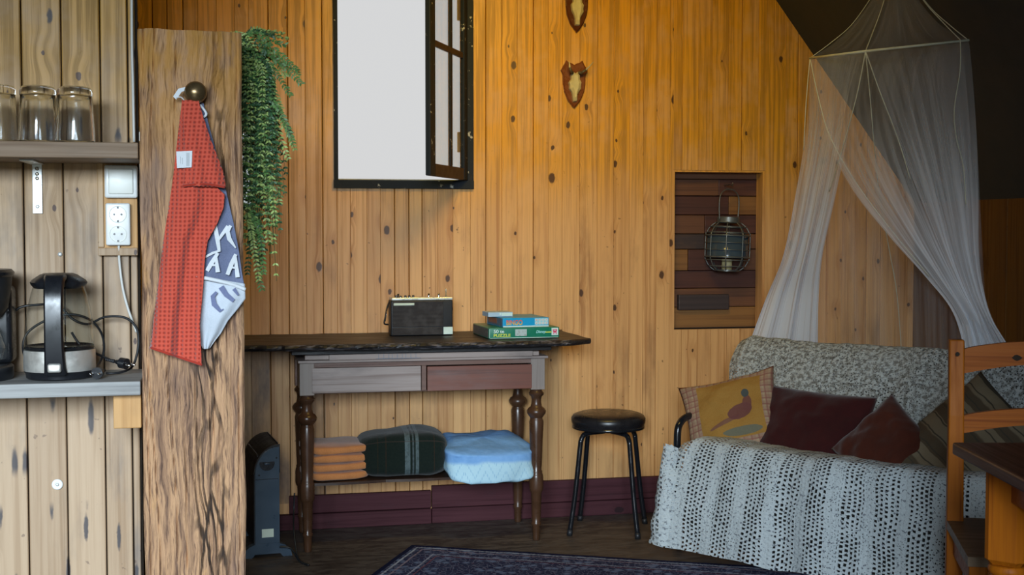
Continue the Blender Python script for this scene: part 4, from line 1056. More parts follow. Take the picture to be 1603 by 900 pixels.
mb = MB(); mb.prism(dprof(hw*1.06, .30, HH+.002), -.004, .0036, 'Y'); mb.build('end_panel_rim', M['black'], t)
mb = MB(); cz = HH-.070; pr_ = [(-.027, cz+.012)]+[(.027*cos(PI+PI*k/10), cz+.006-.026*sin(PI*k/10)) for k in range(11)]+[(.027, cz+.012)]
mb.prism(pr_, -.0125, -.0104, 'Y'); mb.build('grip_recess', M['black'], t)
mb = MB(); mb.ball((.0, -.0125, cz+.005), .011, .003, .004, 12); mb.build('power_light', M['slate'], t, True)
for q in ((.034, HH-.045), (-.028, HH-.105)):
    mb = MB(); mb.lathe([(.0035, 0), (.0035, .0012)], 10, Matrix.Translation((q[0], -.0102, q[1])) @ R90)
    mb.build('screw', M['black'], t)
mb = MB(); mb.box(-hw*.9, hw*.9, -.0108, -.0101, HH-.1215, HH-.1195); mb.build('seam', M['black'], t)
mb = MB(); mb.box(-.020, .022, -.0112, -.0101, .072, .102); mb.build('rating_label', M['label'], t)
mb = MB()
for k in range(7): mb.box(-hw*.6+.012*k-.0015, -hw*.6+.012*k+.0015, .03, .30, HH-.04+.0068*k-.010, HH-.034+.0068*k-.004)
mb.build('vent_slat', M['black'], t)
for yy in (-.012, .29):
    fp = [(-.088, 0), (-.055, 0), (-.045, .012), (.045, .012), (.055, 0), (.088, 0), (.083, .022), (.065, .040), (.038, .050), (-.038, .050), (-.065, .040), (-.083, .022)]
    mb = MB(); mb.prism(fp, yy, yy+.035, 'Y'); mb.build('foot', M['slate'], t)
t2 = thing('heater_lead', 'black cable trailing from the heater round the left table leg', 'power lead')
mb = MB(); mb.tube([at(438, 856, 4.70), at(455, 858, 4.70), (at(466, 862, 4.68).x, 4.66, .004), (at(474, 872, 4.62).x, 4.60, .004), (at(482, 876, 4.6).x, 4.56, .006)], .004, 8, 6)
mb.tube([at(461, 772, 4.80), at(460, 800, 4.80), at(460, 830, 4.72), (at(466, 855, 4.66).x, 4.66, .012), (at(474, 870, 4.62).x, 4.59, .005)], .003, 8, 6)
mb.build('cable', M['cable_black'], t2, True)

# ------------------------------------------------------------------ on the low shelf of the table
def soft(mb, sx, sy, sz, p=4., n=26, wr=.0, seed=0, sag=None):
    """superellipsoid cushiony block centred on the origin"""
    for j in range(n+1):
        ph = -PI/2+PI*j/n
        for i in range(2*n):
            th = 2*PI*i/(2*n)
            c = lambda w, m: (abs(cos(w))**m)*(1 if cos(w) >= 0 else -1)
            s_ = lambda w, m: (abs(sin(w))**m)*(1 if sin(w) >= 0 else -1)
            e1 = 2/p; x = sx*c(ph, e1)*c(th, e1); y = sy*c(ph, e1)*s_(th, e1); z = sz*s_(ph, e1)
            if wr:
                q = nz(x*9+seed, y*9, z*14)*wr+nz(x*26+seed, y*26, z*40)*wr*.35
                x += q*x/sx; y += q*y/sy*1.; z += q*(z/sz)
            if sag: x, y, z = sag(x, y, z)
            mb.v.append((x, y, z))
    m = 2*n
    for j in range(n):
        for i in range(m): mb.f.append([j*m+i, j*m+(i+1) % m, (j+1)*m+(i+1) % m, (j+1)*m+i])
    return mb
def folded_towel(name, sx, sy, sz, seed, mat):
    """two layers joined by a rounded fold on the front"""
    mb = MB(); n = 18
    def sag(x, y, z): return (x, y, z+.003*nz(x*14+seed, y*14))
    soft(mb, sx, sy, sz, 5, 20, .004, seed, sag); return mb
names = ('lowest', 'second from the bottom', 'third from the bottom', 'topmost')
cxs = at(527, 720, 4.85); z = SZ+.0005
for i in range(4):
    hh = .0165
    mb = folded_towel('', .112+.003*nz(i*3.3), .125, hh, i*4.4, None)
    for k in (-.45, .45): pass
    o = mb.build('folded_towel', M['peach'], None, True)
    o.location = (cxs.x-.005+.004*sin(i*2.), 4.915, z+hh); o.rotation_euler = (0, 0, radians(11+2*sin(i*3)))
    tag(o, 'folded peach orange towel, %s of the stack under the table' % names[i], 'towel', 'peach towels stacked under the table'); z += 2*hh-.0005
def plaid():
    m = N('dark_green_plaid'); o = m.obj(); x, y, z = m.xyz(o)
    c = m.mix(m.noise(o, 120, 3), (.004, .010, .009), (.012, .018, .014))
    for a, b, col, k in ((.002, .022, (.11, .15, .16), .75), (.030, .036, (.10, .13, .14), .6), (.042, .054, (.11, .15, .16), .7), (-.07, -.066, (.035, .02, .012), .6), (-.1, -.096, (.03, .02, .01), .5), (.11, .114, (.035, .02, .012), .6)):
        f = m.math('MULTIPLY', m.math('GREATER_THAN', x, a), m.math('LESS_THAN', x, b)); c = m.mix(m.math('MULTIPLY', f, m.ramp(m.noise(o, 90, 2), .3, .6, k*.6, k)), c, col)
    h = m.math('ADD', m.math('MULTIPLY', y, .6), z)
    for a, b in ((.03, .036), (-.02, -.016)):
        f = m.math('MULTIPLY', m.math('GREATER_THAN', h, a), m.math('LESS_THAN', h, b)); c = m.mix(m.math('MULTIPLY', f, .5), c, (.05, .035, .03))
    m.set(Base_Color=c, Roughness=.95, Sheen_Weight=.15, Specular_IOR_Level=.1); m.bump(m.noise(o, 200, 3), .4, .003); return m.m
ba = at(565, 745, 4.82); bb_ = at(703, 745, 4.82)
mb = MB()
def sagp(x, y, z): return (x, y, z*(1+.10*cos((x-.03)*9))+.004*sin(x*20) if z > 0 else z)
soft(mb, (bb_.x-ba.x)/2+.004, .135, .079, 4.5, 26, .006, 3, sagp)
o = mb.build('folded_blanket', plaid(), None, True); o.location = ((ba.x+bb_.x)/2, 4.925, SZ+.0795); o.rotation_euler = (0, 0, radians(-3))
tag(o, 'folded dark green plaid blanket between peach towels and blue cushion', 'blanket')
def bluef():
    m = N('blue_printed_cotton'); o = m.obj(); x, y, z = m.xyz(o)
    c = m.mix(m.noise(o, 60, 3), (.15, .34, .66), (.24, .45, .78))
    # pale lace-like print on the lower half
    h = m.math('ADD', z, m.math('MULTIPLY', m.noise(o, 8, 2), .03)); low = m.ramp(h, -.006, .012, 1, 0)
    c = m.mix(m.math('MULTIPLY', low, .8), c, (.50, .72, .78))
    a = m.math('FRACT', m.math('MULTIPLY', m.math('ADD', m.math('ABSOLUTE', m.math('SUBTRACT', m.math('FRACT', m.math('MULTIPLY', x, 13)), .5)), m.math('MULTIPLY', z, 7.)), 3.))
    d = m.math('FRACT', m.math('MULTIPLY', x, 150)); k = m.math('MULTIPLY', m.math('LESS_THAN', a, .22), m.math('LESS_THAN', d, .5))
    c = m.mix(m.math('MULTIPLY', m.math('MULTIPLY', k, low), .6), c, (.22, .42, .62))
    m.set(Base_Color=c, Roughness=.8, Specular_IOR_Level=.2); m.bump(m.noise(o, 22, 4, .6), .7, .006); return m.m
ba = at(694, 745, 4.80); bb_ = at(834, 745, 4.80)
mb = MB()
def sagb(x, y, z):
    k = 1-.42*max(0, (-y+.03)/.14)**1.2 if z > 0 else 1
    z2 = z*k; e = max(0, -y-.06)/.08
    # wedge: thick at the back, thin puffed lip at the front, drooping over the shelf edge
    if y < -.10 and z < .02: z2 -= .030*(-.10-y)/.05
    x2 = x*(1+.06*max(0, -y/.14))
    return (x2, y, z2)
soft(mb, (bb_.x-ba.x)/2-.004, .165, .068, 5, 32, .016, 8, sagb)
o = mb.build('blue_cushion', bluef(), None, True); o.location = ((ba.x+bb_.x)/2, 4.89, SZ+.069); o.rotation_euler = (0, 0, radians(4))
tag(o, 'light blue patterned cushion at the right end of the low table shelf', 'cushion')

# ------------------------------------------------------------------ radio and games on the table
TZ = .7695
ra = at(612, 521, 4.93); rb_ = at(709, 521, 4.93); rw = (rb_.x-ra.x)/2; rh = .135
t = thing('portable_radio', 'black portable radio with silver top panel on the plank table', 'radio', ((ra.x+rb_.x)/2, 4.975, TZ))
mb = MB(); mb.rbox(-rw, rw, -.045, .035, 0, rh, .005, 3); mb.build('case', M['black_matte'], t, True, angle=40)
mb = MB(); mb.rbox(-rw+.003, rw-.001, -.046, .034, rh, rh+.010, .002); mb.build('top_panel', plain('brushed_silver', (.66, .70, .68), .3, .5), t)
def grille():
    m = N('slatted_speaker_front'); x, y, z = m.xyz(m.obj())
    f = m.math('FRACT', m.math('MULTIPLY', z, 210)); c = m.mix(m.ramp(f, .35, .5), (.055, .045, .042), (.012, .011, .012))
    c = m.mix(m.ramp(m.noise(m.obj(), 30, 2), .4, .7, 0, .4), c, (.09, .085, .085))
    m.set(Base_Color=c, Roughness=.3); m.bump(f, .5, .001); return m.m
mb = MB(); mb.rbox(-rw+.006, rw-.038, -.0485, -.044, .034, rh-.004, .001); mb.build('speaker_grille', grille(), t)
mb = MB(); mb.rbox(-rw+.006, rw-.042, -.0475, -.044, .004, .031, .001); mb.build('lower_panel', grille(), t)
mb = MB(); mb.rbox(-rw+.010, -rw+.089, -.0505, -.048, rh-.019, rh-.010, .001); mb.build('tuning_scale', M['label'], t)
mb = MB(); mb.rbox(rw-.037, rw-.001, -.0485, -.044, .004, .032, .001); mb.build('corner_badge', plain('pale_mint_badge', (.60, .74, .68), .4), t)
for k, (x, h_, r_) in enumerate(((-.095, .008, .006), (-.078, .006, .005), (-.060, .007, .005), (-.045, .008, .005), (-.030, .008, .005), (.030, .014, .004), (.068, .014, .004), (-.085, .012, .004))):
    mb = MB(); mb.lathe([(r_, rh+.010), (r_, rh+.010+h_), (r_*.8, rh+.011+h_)], 14, Matrix.Translation((x, -.02 if k < 7 else 0, 0))); mb.build('knob', M['chrome'] if k < 7 else M['black'], t, True, angle=40)
mb = MB(); mb.lathe([(.0028, rh+.010), (.0028, rh+.040), (.0018, rh+.043)], 10, Matrix.Translation((rw-.020, -.005, 0))); mb.build('aerial', plain('pale_gold_aerial', (.7, .6, .45), .25, .7), t, True)
mb = MB(); mb.tube([(-rw, 0, rh-.006), (-rw-.010, -.01, rh-.03), (-rw-.017, -.018, rh-.06), (-rw-.022, -.02, rh-.088), (-rw-.006, -.01, rh-.093)], .0032, 8, 5); mb.build('carry_strap', M['black_matte'], t, True)
mb = MB(); mb.tube([(-rw-.011, -.022, rh-.030), (-rw-.0185, -.024, rh-.080)], .0012, 6); mb.build('strap_trim', M['chrome'], t, True)
mb = MB(); mb.lathe([(.009, 0), (.009, .003)], 16, Matrix.Translation((rw, -.02, rh-.035)) @ Matrix.Rotation(PI/2, 4, 'Y')); mb.build('side_dial', M['black'], t, True)

def printed_side(name, base):
    m = N(name); o = m.obj(); v = m.n('ShaderNodeTexVoronoi'); m.l(o, v.inputs['Vector']); v.inputs['Scale'].default_value = 90
    c = m.mix(.35, base, (.2, .2, .2)); c2 = m.mix(m.ramp(v.outputs['Distance'], .2, .5, .5, 0), c, (.25, .22, .2)); m.set(Base_Color=c2, Roughness=.5); return m.m
gw = (at(876, 525, 4.72).x-at(765, 525, 4.72).x)
gp = at(765, 525, 4.72)
t = thing('puzzle_box', 'green jigsaw puzzle box at the bottom of the games pile', 'puzzle box', (gp.x+gw/2, 4.72, TZ+.0005), rz=radians(2))
GH = .040
mb = MB(); mb.rbox(-gw/2, gw/2, 0, .27, 0, GH, .003, 3); mb.build('box', plain('green_card', (.008, .19, .115), .35, nz=.06), t, True, angle=40)
mb = MB(); mb.rbox(-gw/2-.0006, -gw/2+.001, .012, .26, .004, GH-.003, .0003); mb.build('side_picture', printed_side('dull_side_print', (.06, .07, .06)), t)
wt = plain('pale_print', (.62, .80, .78), .5, nz=.03); yel = plain('lime_print', (.62, .72, .10), .5, nz=.03)
mb = MB(); z0 = .0022
mb.box(-gw/2+.004, gw/2-.004, -.0006, .0006, z0-.0005, z0+.0012); mb.box(-gw/2+.0015, -gw/2+.0027, -.0006, .0006, .003, GH-.004); mb.build('pale_edge_line', wt, t)
Tx = lambda x, z: Matrix.Translation((x, -.0007, z)) @ FRONT
text_mesh('lettering', '50 te', .017, wt, t, Tx(-gw/2+.017, .0215), bold=.0003, sx=1.15)
text_mesh('lettering', 'PUZZLE', .0145, yel, t, Tx(-gw/2+.017, .0075), bold=.0005, sx=1.28)
mb = MB(); mb.box(-.035, -.035+.044, -.0008, .0006, .009, .034)
mb.build('picture_panel', printed_side('pale_picture', (.55, .72, .75)), t)
text_mesh('lettering', 'Disney', .014, plain('cyan_script', (.35, .75, .78), .5), t, Tx(.044, .019), bold=.0003, shear=.3, sx=.95)
mb = MB(); mb.box(.078, .104, -.0008, .0006, .0195, .0235); mb.build('lime_line', yel, t)
mb = MB(); mb.rbox(gw/2-.030, gw/2-.004, -.0011, .0006, .009, .037, .0008); mb.build('logo_badge', wt, t)
pk = plain('pink_red_print', (.70, .06, .16), .5, nz=.03)
mb = MB(); lx = gw/2-.017
mb.box(lx-.006, lx+.006, -.0016, -.0010, .019, .027); mb.box(lx-.008, lx-.005, -.0016, -.0010, .022, .032); mb.box(lx+.005, lx+.008, -.0016, -.0010, .024, .032); mb.box(lx-.006, lx-.003, -.0016, -.0010, .013, .019); mb.box(lx+.003, lx+.006, -.0016, -.0010, .013, .019); mb.box(lx-.004, lx+.004, -.0016, -.0010, .029, .032)
mb.build('logo', pk, t)

bp = at(797, 508, 4.745); bw = at(858, 508, 4.745).x-at(785, 508, 4.745).x
b0 = at(787, 508, 4.745); b1 = at(859, 508, 4.745)
t = thing('game_box', 'bright blue game box lying on the green puzzle box', 'game box', ((b0.x+b1.x)/2, 4.742, TZ+GH+.0012), rz=radians(5))
bw = b1.x-b0.x+.004; BH = .034
mb = MB(); mb.rbox(-bw/2, bw/2, 0, .21, 0, BH, .0015, 2); mb.build('box', plain('sky_blue_card', (.01, .34, .68), .35, nz=.06), t)
mb = MB(); mb.rbox(-bw/2-.0006, -bw/2+.001, .01, .20, .003, BH-.002, .0003); mb.build('side_picture', printed_side('dark_blue_side_print', (.01, .12, .25)), t)
mb = MB(); mb.rbox(-bw/2-.0009, -bw/2+.001, .075, .18, .010, BH-.006, .0003); mb.build('side_title', printed_side('red_side_print', (.45, .08, .02)), t)
mb = MB(); mb.box(-bw/2+.001, bw/2-.001, -.0007, .0006, .0, .0045); mb.build('pale_edge_line', wt, t)
def grad():
    m = N('orange_red_title'); x, y, z = m.xyz(m.obj()); c = m.mix(m.ramp(z, .008, .026), (.75, .50, .05), (.75, .10, .04)); m.set(Base_Color=c, Roughness=.5); return m.m
text_mesh('lettering', 'BINGO', .025, grad(), t, Tx(-bw/2+.012, .0085), bold=.0006, sx=.82)
mb = MB(); mb.box(bw/2-.056, bw/2-.003, -.0008, .0006, .007, .031); mb.build('picture_panel', plain('pale_blue_panel', (.35, .60, .72), .5, nz=.05), t)
for i in range(8):
    mb = MB(); mb.lathe([(.0047, 0), (.0047, .0006)], 12, Matrix.Translation((bw/2-.049+.0128*(i % 4), -.0008, .0132+.0118*(i//4))) @ R90); o = mb.build('number_disc', wt, t)
mb = MB()
for i in range(8): mb.box(bw/2-.0505+.0128*(i % 4), bw/2-.0475+.0128*(i % 4), -.0018, -.0012, .0115+.0118*(i//4), .0150+.0118*(i//4))
mb.build('disc_mark', pk, t)
p0 = at(764, 492, 4.80); p1 = at(803, 492, 4.80)
t = thing('card_packet', 'small pale blue and white packet on top of the blue game box', 'packet', ((p0.x+p1.x)/2, 4.80, TZ+GH+BH+.0025), rz=radians(3))
hw = (p1.x-p0.x)/2
mb = MB(); mb.rbox(-hw, hw, 0, .09, 0, .017, .001, 1); mb.build('packet', plain('icy_blue_card', (.42, .58, .74), .4, nz=.1), t)
for x0_, x1_, a_, b_ in ((.004, hw-.002, .003, .014), (-.004, .002, .006, .015)):
    mb = MB(); mb.box(x0_, x1_, -.0006, .001, a_, b_); mb.build('white_print', wt, t)

# ------------------------------------------------------------------ stool
sc = Vector((1.459, 4.883, 0)); t = thing('round_stool', 'round black padded stool with four black tube legs beside the sofa', 'stool', sc, rz=radians(-24))
mb = MB(); mb.lathe([(.10, .398), (.134, .399), (.139, .404), (.1395, .412), (.142, .418), (.145, .428), (.1445, .441), (.137, .452), (.115, .460), (.07, .4635), (.0, .4645)], 48); mb.build('padded_seat', plain('black_vinyl', (.014, .013, .015), .30), t, True)
mb = MB(); mb.lathe([(.139, .4005), (.1418, .4015), (.1418, .4115), (.139, .4125)], 48, cap=False); mb.build('seat_band', M['blacktube'], t, True)
for k in range(4):
    a = radians(45+90*k); c_, s_ = cos(a), sin(a)
    P = [(.02*c_, .02*s_, .388), (.085*c_, .085*s_, .388), (.118*c_, .118*s_, .382), (.131*c_, .131*s_, .362), (.136*c_, .136*s_, .335), (.160*c_, .160*s_, .15), (.184*c_, .184*s_, .016)]
    mb = MB(); mb.tube(P, .0098, 12, 5); o = mb.build('leg', M['blacktube'], t, True)
    mb = MB(); mb.tube([(.1825*c_, .1825*s_, .022), (.186*c_, .186*s_, .0005)], .0112, 12); mb.build('rubber_foot', M['black_matte'], o, True)

# ------------------------------------------------------------------ rug
ro = Vector((.668, 4.756, 0)); ang = math.atan2(-.66, 1.325)
mb = MB(); RL, RW = 1.56, 1.2
def rfn(u, v): return (u*RL, -v*RW, .010+.0012*nz(u*8, v*9))
mb.grid(rfn, 60, 60, lambda u, v: (u*RL, v*RW))
n0 = len(mb.v)
mb.box(0, RL, -RW, 0, .0006, .0088)
o = mb.build('persian_rug', M['rug']); o.location = ro; o.rotation_euler = (0, 0, ang)
tag(o, 'dark navy patterned oriental rug on the floor before the sofa', 'rug')

# ------------------------------------------------------------------ futon sofa under the crochet throw
SA = Vector((1.50, 4.48, 0)); SANG = radians(-55); SU = Vector((cos(SANG), sin(SANG), 0)); SV = Vector((-sin(SANG), cos(SANG), 0))
SL = 1.38
def sofa_pt(px, py, o):
    """the point of a view ray at depth o inside the sofa"""
    d = ray(px, py); O = Vector((0, 0, CH)); k = ((SA+SV*o)-O).dot(SV)/d.dot(SV); return O+d*k
t = thing('futon_sofa', 'low futon sofa with black tube arms, covered by the crochet throw', 'sofa', SA, rz=SANG)
mb = MB(); soft(mb, (SL-.10)/2, .235, .070, 7, 24); mb.v = [(x+SL/2+.02, y+.315, z+.312) for x, y, z in mb.v]; mb.build('seat_mattress', M['futon'], t, True)
mb = MB(); mb.prism([(.075, .05), (.085, .30), (.095, .385), (.14, .395), (.14, .05)], .09, SL-.02, 'X'); mb.build('front_valance', M['futon'], t)
mb = MB(); soft(mb, (SL-.10)/2, .045, .155, 7, 24)
tl = Matrix.Translation((SL/2+.02, .585, .56)) @ Matrix.Rotation(radians(-20), 4, 'X'); mb.v = [tuple(tl @ Vector(v)) for v in mb.v]; mb.build('back_mattress', M['futon'], t, True)
for sx in (.03, SL+.0):
    mb = MB(); mb.tube([(sx, .13, .014), (sx, .12, .30), (sx, .12, .42), (sx, .135, .462), (sx, .18, .482), (sx, .30, .486), (sx, .48, .486)], .0135, 12, 6)
    mb.tube([(sx, .50, .014), (sx, .50, .486)], .0125, 12)
    mb.build('arm', M['blacktube'], t, True)
mb = MB(); mb.tube([(.03, .14, .24), (SL, .14, .24)], .012, 10); mb.tube([(.03, .50, .24), (SL, .50, .24)], .012, 10)
for x in (.25, .5, .75, 1.0, 1.25): mb.tube([(x, .14, .247), (x, .5, .247)], .008, 8)
mb.build('frame_bar', M['blacktube'], t, True)

# throw
cs = [(.000, .035), (.010, .12), (.022, .24), (.040, .35), (.062, .415), (.10, .440), (.18, .438), (.30, .428), (.415, .430), (.455, .47), (.490, .58), (.545, .70), (.585, .745), (.615, .755), (.645, .735), (.665, .65), (.680, .50), (.685, .36)]
csP = catmull([Vector((0, a, b)) for a, b in cs], 8)
arc = [0]
for a, b in zip(csP, csP[1:]): arc.append(arc[-1]+(b-a).length)
leftoff = [(0, .0), (.12, .015), (.24, .035), (.35, .065), (.43, .10), (.55, .12), (.70, .10), (.80, .05), (.90, .0), (1.0, -.02), (1.1, -.01), (1.18, .01), (1.3, .01), (1.8, .02)]
def throw():
    mb = MB(); nu = 170; nv = len(csP)-1
    def fn(u, v):
        j = round(v*nv); p = csP[j]; s_ = arc[j]; lo = lerp_rows(leftoff, s_)[0]
        x = lo+(SL+.03-lo)*u; k = 1 if s_ < .42 else (.55 if s_ < .8 else .7)
        w_ = nz(x*5, s_*2.2, 1)*.014+nz(x*14, s_*5, 2)*.007+nz(x*33, s_*12, 5)*.003
        if s_ < .45: w_ += .009*sin(x*21+nz(x*3, s_*2)*2)*(1-s_/.5)   # hanging folds
        # bunched ridge along the front edge
        rid = .004*max(0, 1-abs(s_-.47)/.09)*(1+nz(x*16, 3)*1.1)
        out = w_*k+rid
        # normal of the section
        a = csP[max(0, j-1)]; b = csP[min(nv, j+1)]; tg = (b-a).normalized(); nr = Vector((0, -tg.z, tg.y))
        hem = (1-min(1, s_/.1))*.010*nz(x*7, 8) - .030*max(0, sin(PI*min(1, max(0, x/SL))))**.6*max(0, min(1, (s_-.34)/.1))*max(0, min(1, (.86-s_)/.1))
        ed = .0
        if u < .03: out -= .020*(1-u/.03)*(1 if s_ > .3 else .5)
        return (x+.006*nz(s_*9, x*4, 3)*(1-u), p.y+nr.y*out, p.z+nr.z*out+hem)
    mb.grid(fn, nu, nv, lambda u, v: (lerp_rows(leftoff, arc[round(v*nv)])[0]*.4+SL*u, arc[round(v*nv)]))
    return mb
tw = thing('crochet_throw', 'off-white crocheted throw with rows of holes covering the sofa', 'throw', SA, rz=SANG)
o = throw().build('main_spread', M['crochet'], tw, True, fix=False)
# the bunched left corner beside the arm
mb = MB()
def lump(u, v):
    a = u*PI*1.1-.2; s_ = v
    r = .055+.012*nz(u*5, v*6, 3)+.008*nz(u*14, v*15)
    return (.055-.05*cos(a)*(.7+.5*(1-v))-.02*(1-v)+.012*nz(v*7, u*3), .045-.065*sin(a)*1.0+.035*v, .37-.33*(1-v)+.035*sin(a)*v+.006*nz(u*20, v*20))
mb.grid(lump, 30, 50, lambda u, v: (u*.15, v*.33)); mb.build('gathered_corner', M['crochet'], tw, True, fix=False)

# cushions
def pillow(W_, H_, T_, seed=0, pin=.10, n=34):
    mb = MB()
    def pt(u, v, s_):
        a = 2*u-1; b = 2*v-1
        ex = 1-pin*(1-b*b)*(abs(a)**2); ez = 1-pin*(1-a*a)*(abs(b)**2)
        th = T_/2*((1-abs(a)**2.6)*(1-abs(b)**2.6))**.55
        w_ = nz(a*2.3+seed, b*2.3, s_)*.012*min(1, th/(T_*.2))+nz(a*6+seed, b*6, s_)*.004
        return (a*W_/2*ex, s_*(th+w_) if th > 1e-4 else 0, b*H_/2*ez)
    mb.grid(lambda u, v: pt(u, v, -1), n, n, lambda u, v: (u, v)); mb.grid(lambda u, v: pt(u, v, 1), n, n, lambda u, v: (u, v))
    return mb
def weld(o):
    bm = bmesh.new(); bm.from_mesh(o.data); bmesh.ops.remove_doubles(bm, verts=bm.verts[:], dist=.0004); bmesh.ops.recalc_face_normals(bm, faces=bm.faces[:]); bm.to_mesh(o.data); bm.free()
    for p in o.data.polygons: p.use_smooth = True
def bird_mat():
    m = N('checked_cushion_cloth'); x, y, z = m.xyz(m.uv())
    c = m.mix(m.noise(m.uv(), 160, 2), (.30, .22, .14), (.40, .31, .20))
    for ax in (x, y):
        for per, wd, col, k in ((.075, .016, (.20, .055, .055), .6), (.075, .05, (.26, .13, .10), .35)):
            f = m.math('LESS_THAN', m.math('FRACT', m.math('DIVIDE', ax, per)), wd/per); c = m.mix(m.math('MULTIPLY', f, k), c, col)
    inx = m.math('MULTIPLY', m.math('GREATER_THAN', x, .20), m.math('LESS_THAN', x, .86)); iny = m.math('MULTIPLY', m.math('GREATER_THAN', y, .20), m.math('LESS_THAN', y, .92))
    pan = m.mix(m.noise(m.uv(), 90, 3), (.26, .135, .03), (.36, .20, .05))
    c = m.mix(m.math('MULTIPLY', inx, iny), c, pan)
    def ell(cx, cy, rx, ry, rot):
        dx = m.math('SUBTRACT', x, cx); dy = m.math('SUBTRACT', y, cy)
        a = m.math('ADD', m.math('MULTIPLY', dx, cos(rot)), m.math('MULTIPLY', dy, sin(rot))); b = m.math('SUBTRACT', m.math('MULTIPLY', dy, cos(rot)), m.math('MULTIPLY', dx, sin(rot)))
        d = m.math('ADD', m.math('POWER', m.math('DIVIDE', m.math('ABSOLUTE', a), rx), 2.), m.math('POWER', m.math('DIVIDE', m.math('ABSOLUTE', b), ry), 2.))
        return m.math('LESS_THAN', m.math('ADD', d, m.math('MULTIPLY_ADD', m.noise(m.uv(), 30, 2), .3, -.15)), 1.)
    c = m.mix(m.math('MULTIPLY', ell(.62, .27, .20, .05, 0), .8), c, (.10, .13, .11))        # grass
    c = m.mix(m.math('MULTIPLY', ell(.45, .40, .17, .025, .38), .85), c, (.16, .075, .06))   # tail
    c = m.mix(m.math('MULTIPLY', ell(.62, .50, .13, .085, .30), .92), c, (.13, .05, .05))    # body
    c = m.mix(m.math('MULTIPLY', ell(.70, .57, .05, .10, -.1), .92), c, (.14, .055, .05))    # neck
    c = m.mix(m.math('MULTIPLY', ell(.695, .70, .038, .05, 0), .95), c, (.05, .07, .075))    # head
    m.set(Base_Color=c, Roughness=.9, Specular_IOR_Level=.15); m.bump(m.noise(m.uv(), 14, 4), .5, .01); return m.m
def stripe_mat():
    m = N('khaki_striped_cloth'); x, y, z = m.xyz(m.uv())
    q = m.math('ADD', x, m.math('MULTIPLY', m.noise(m.uv(), 4, 2), .06)); f = m.math('FRACT', m.math('MULTIPLY', m.math('ADD', q, 0.), 5.))
    c = m.mix(m.ramp(f, .42, .5), (.075, .052, .028), (.18, .14, .085)); c = m.mix(m.math('LESS_THAN', m.math('FRACT', m.math('MULTIPLY', q, 12)), .12), c, (.05, .04, .025))
    m.set(Base_Color=c, Roughness=.85); m.bump(m.noise(m.uv(), 9, 4), .4, .01); return m.m
def put(o, px, py, off, tilt, roll, yaw=0):
    p = sofa_pt(px, py, off); o.matrix_world = Matrix.Translation(p) @ Matrix.Rotation(SANG+radians(yaw), 4, 'Z') @ Matrix.Rotation(radians(-tilt), 4, 'X') @ Matrix.Rotation(radians(roll), 4, 'Y')
c1 = pillow(.37, .33, .11, 1).build('cushion', bird_mat(), None, True); weld(c1); put(c1, 1146, 654, .27, 26, -17, 16)
tag(c1, 'checked cushion with a pheasant on mustard ground, left end of the sofa', 'cushion')
c2 = pillow(.42, .33, .12, 7, .05).build('cushion', M['velvet_red'], None, True); weld(c2); put(c2, 1270, 680, .31, 26, 2, 4)
tag(c2, 'dark red velvet cushion between the pheasant cushion and the rust one', 'cushion')
c3 = pillow(.28, .28, .10, 13, .06).build('cushion', M['velvet_rust'], None, True); weld(c3); put(c3, 1384, 700, .24, 30, 36, -4)
tag(c3, 'small rust red cushion standing on its corner right of the dark red one', 'cushion')
c4 = pillow(.48, .38, .13, 19, .06).build('cushion', stripe_mat(), None, True); weld(c4); put(c4, 1500, 710, .27, 34, -52, 0)
tag(c4, 'khaki and brown striped cushion partly hidden behind the pine chair', 'cushion')

# ------------------------------------------------------------------ mosquito net over the sofa
NL = at(1268, 91, 4.42); NR = at(1516, 63, 3.98); NF = at(1355, 80, 4.08); NB = at(1430, 72, 4.34)
NA = at(1402, -62, 4.22)
t = thing('mosquito_net', 'white box-shaped mosquito net hanging over the sofa from the roof', 'mosquito net', (0, 0, 0))
mb = MB()
for a, b in ((NL, NF), (NF, NR), (NR, NB), (NB, NL)): mb.tube([a, b], .0042, 8)
mb.build('spreader_frame', M['net_tape'], t, True)
mb = MB(); mb.tube([NA, NA+Vector((.01, 0, .20))], .002, 6); mb.lathe([(.02, -.004), (.022, 0), (.02, .006)], 16, Matrix.Translation(NA)); mb.build('hanging_cord', M['net_tape'], t, True)
def cord(pts, r=.0016, nm='seam_tape'):
    mb = MB(); mb.tube(pts, r, 6, 6); mb.build(nm, M['net_tape'], t, True)
def sagl(a, b, k, n=5):
    m_ = (a+b)/2+Vector((0, 0, -k)); return [a, (a*.5+m_*.5)+Vector((0, 0, -k*.1)), m_, (b*.5+m_*.5)+Vector((0, 0, -k*.1)), b]
cord(sagl(NA, NF, .02)); cord(sagl(NA, NR, .03)); cord(sagl(NA, NR+Vector((-.03, 0, .0)), .02)); cord(sagl(NA, NL, .05), .0012)
def netgrid(fn, nu, nv, dens, nm, uo=0.):
    mb = MB(); mb.grid(fn, nu, nv, lambda u, v: (u+uo, v)); dv = [dens(i/nu, j/nv) for j in range(nv+1) for i in range(nu+1)]
    mb.build(nm, M['net'], t, True, {'dens': dv}, fix=False)
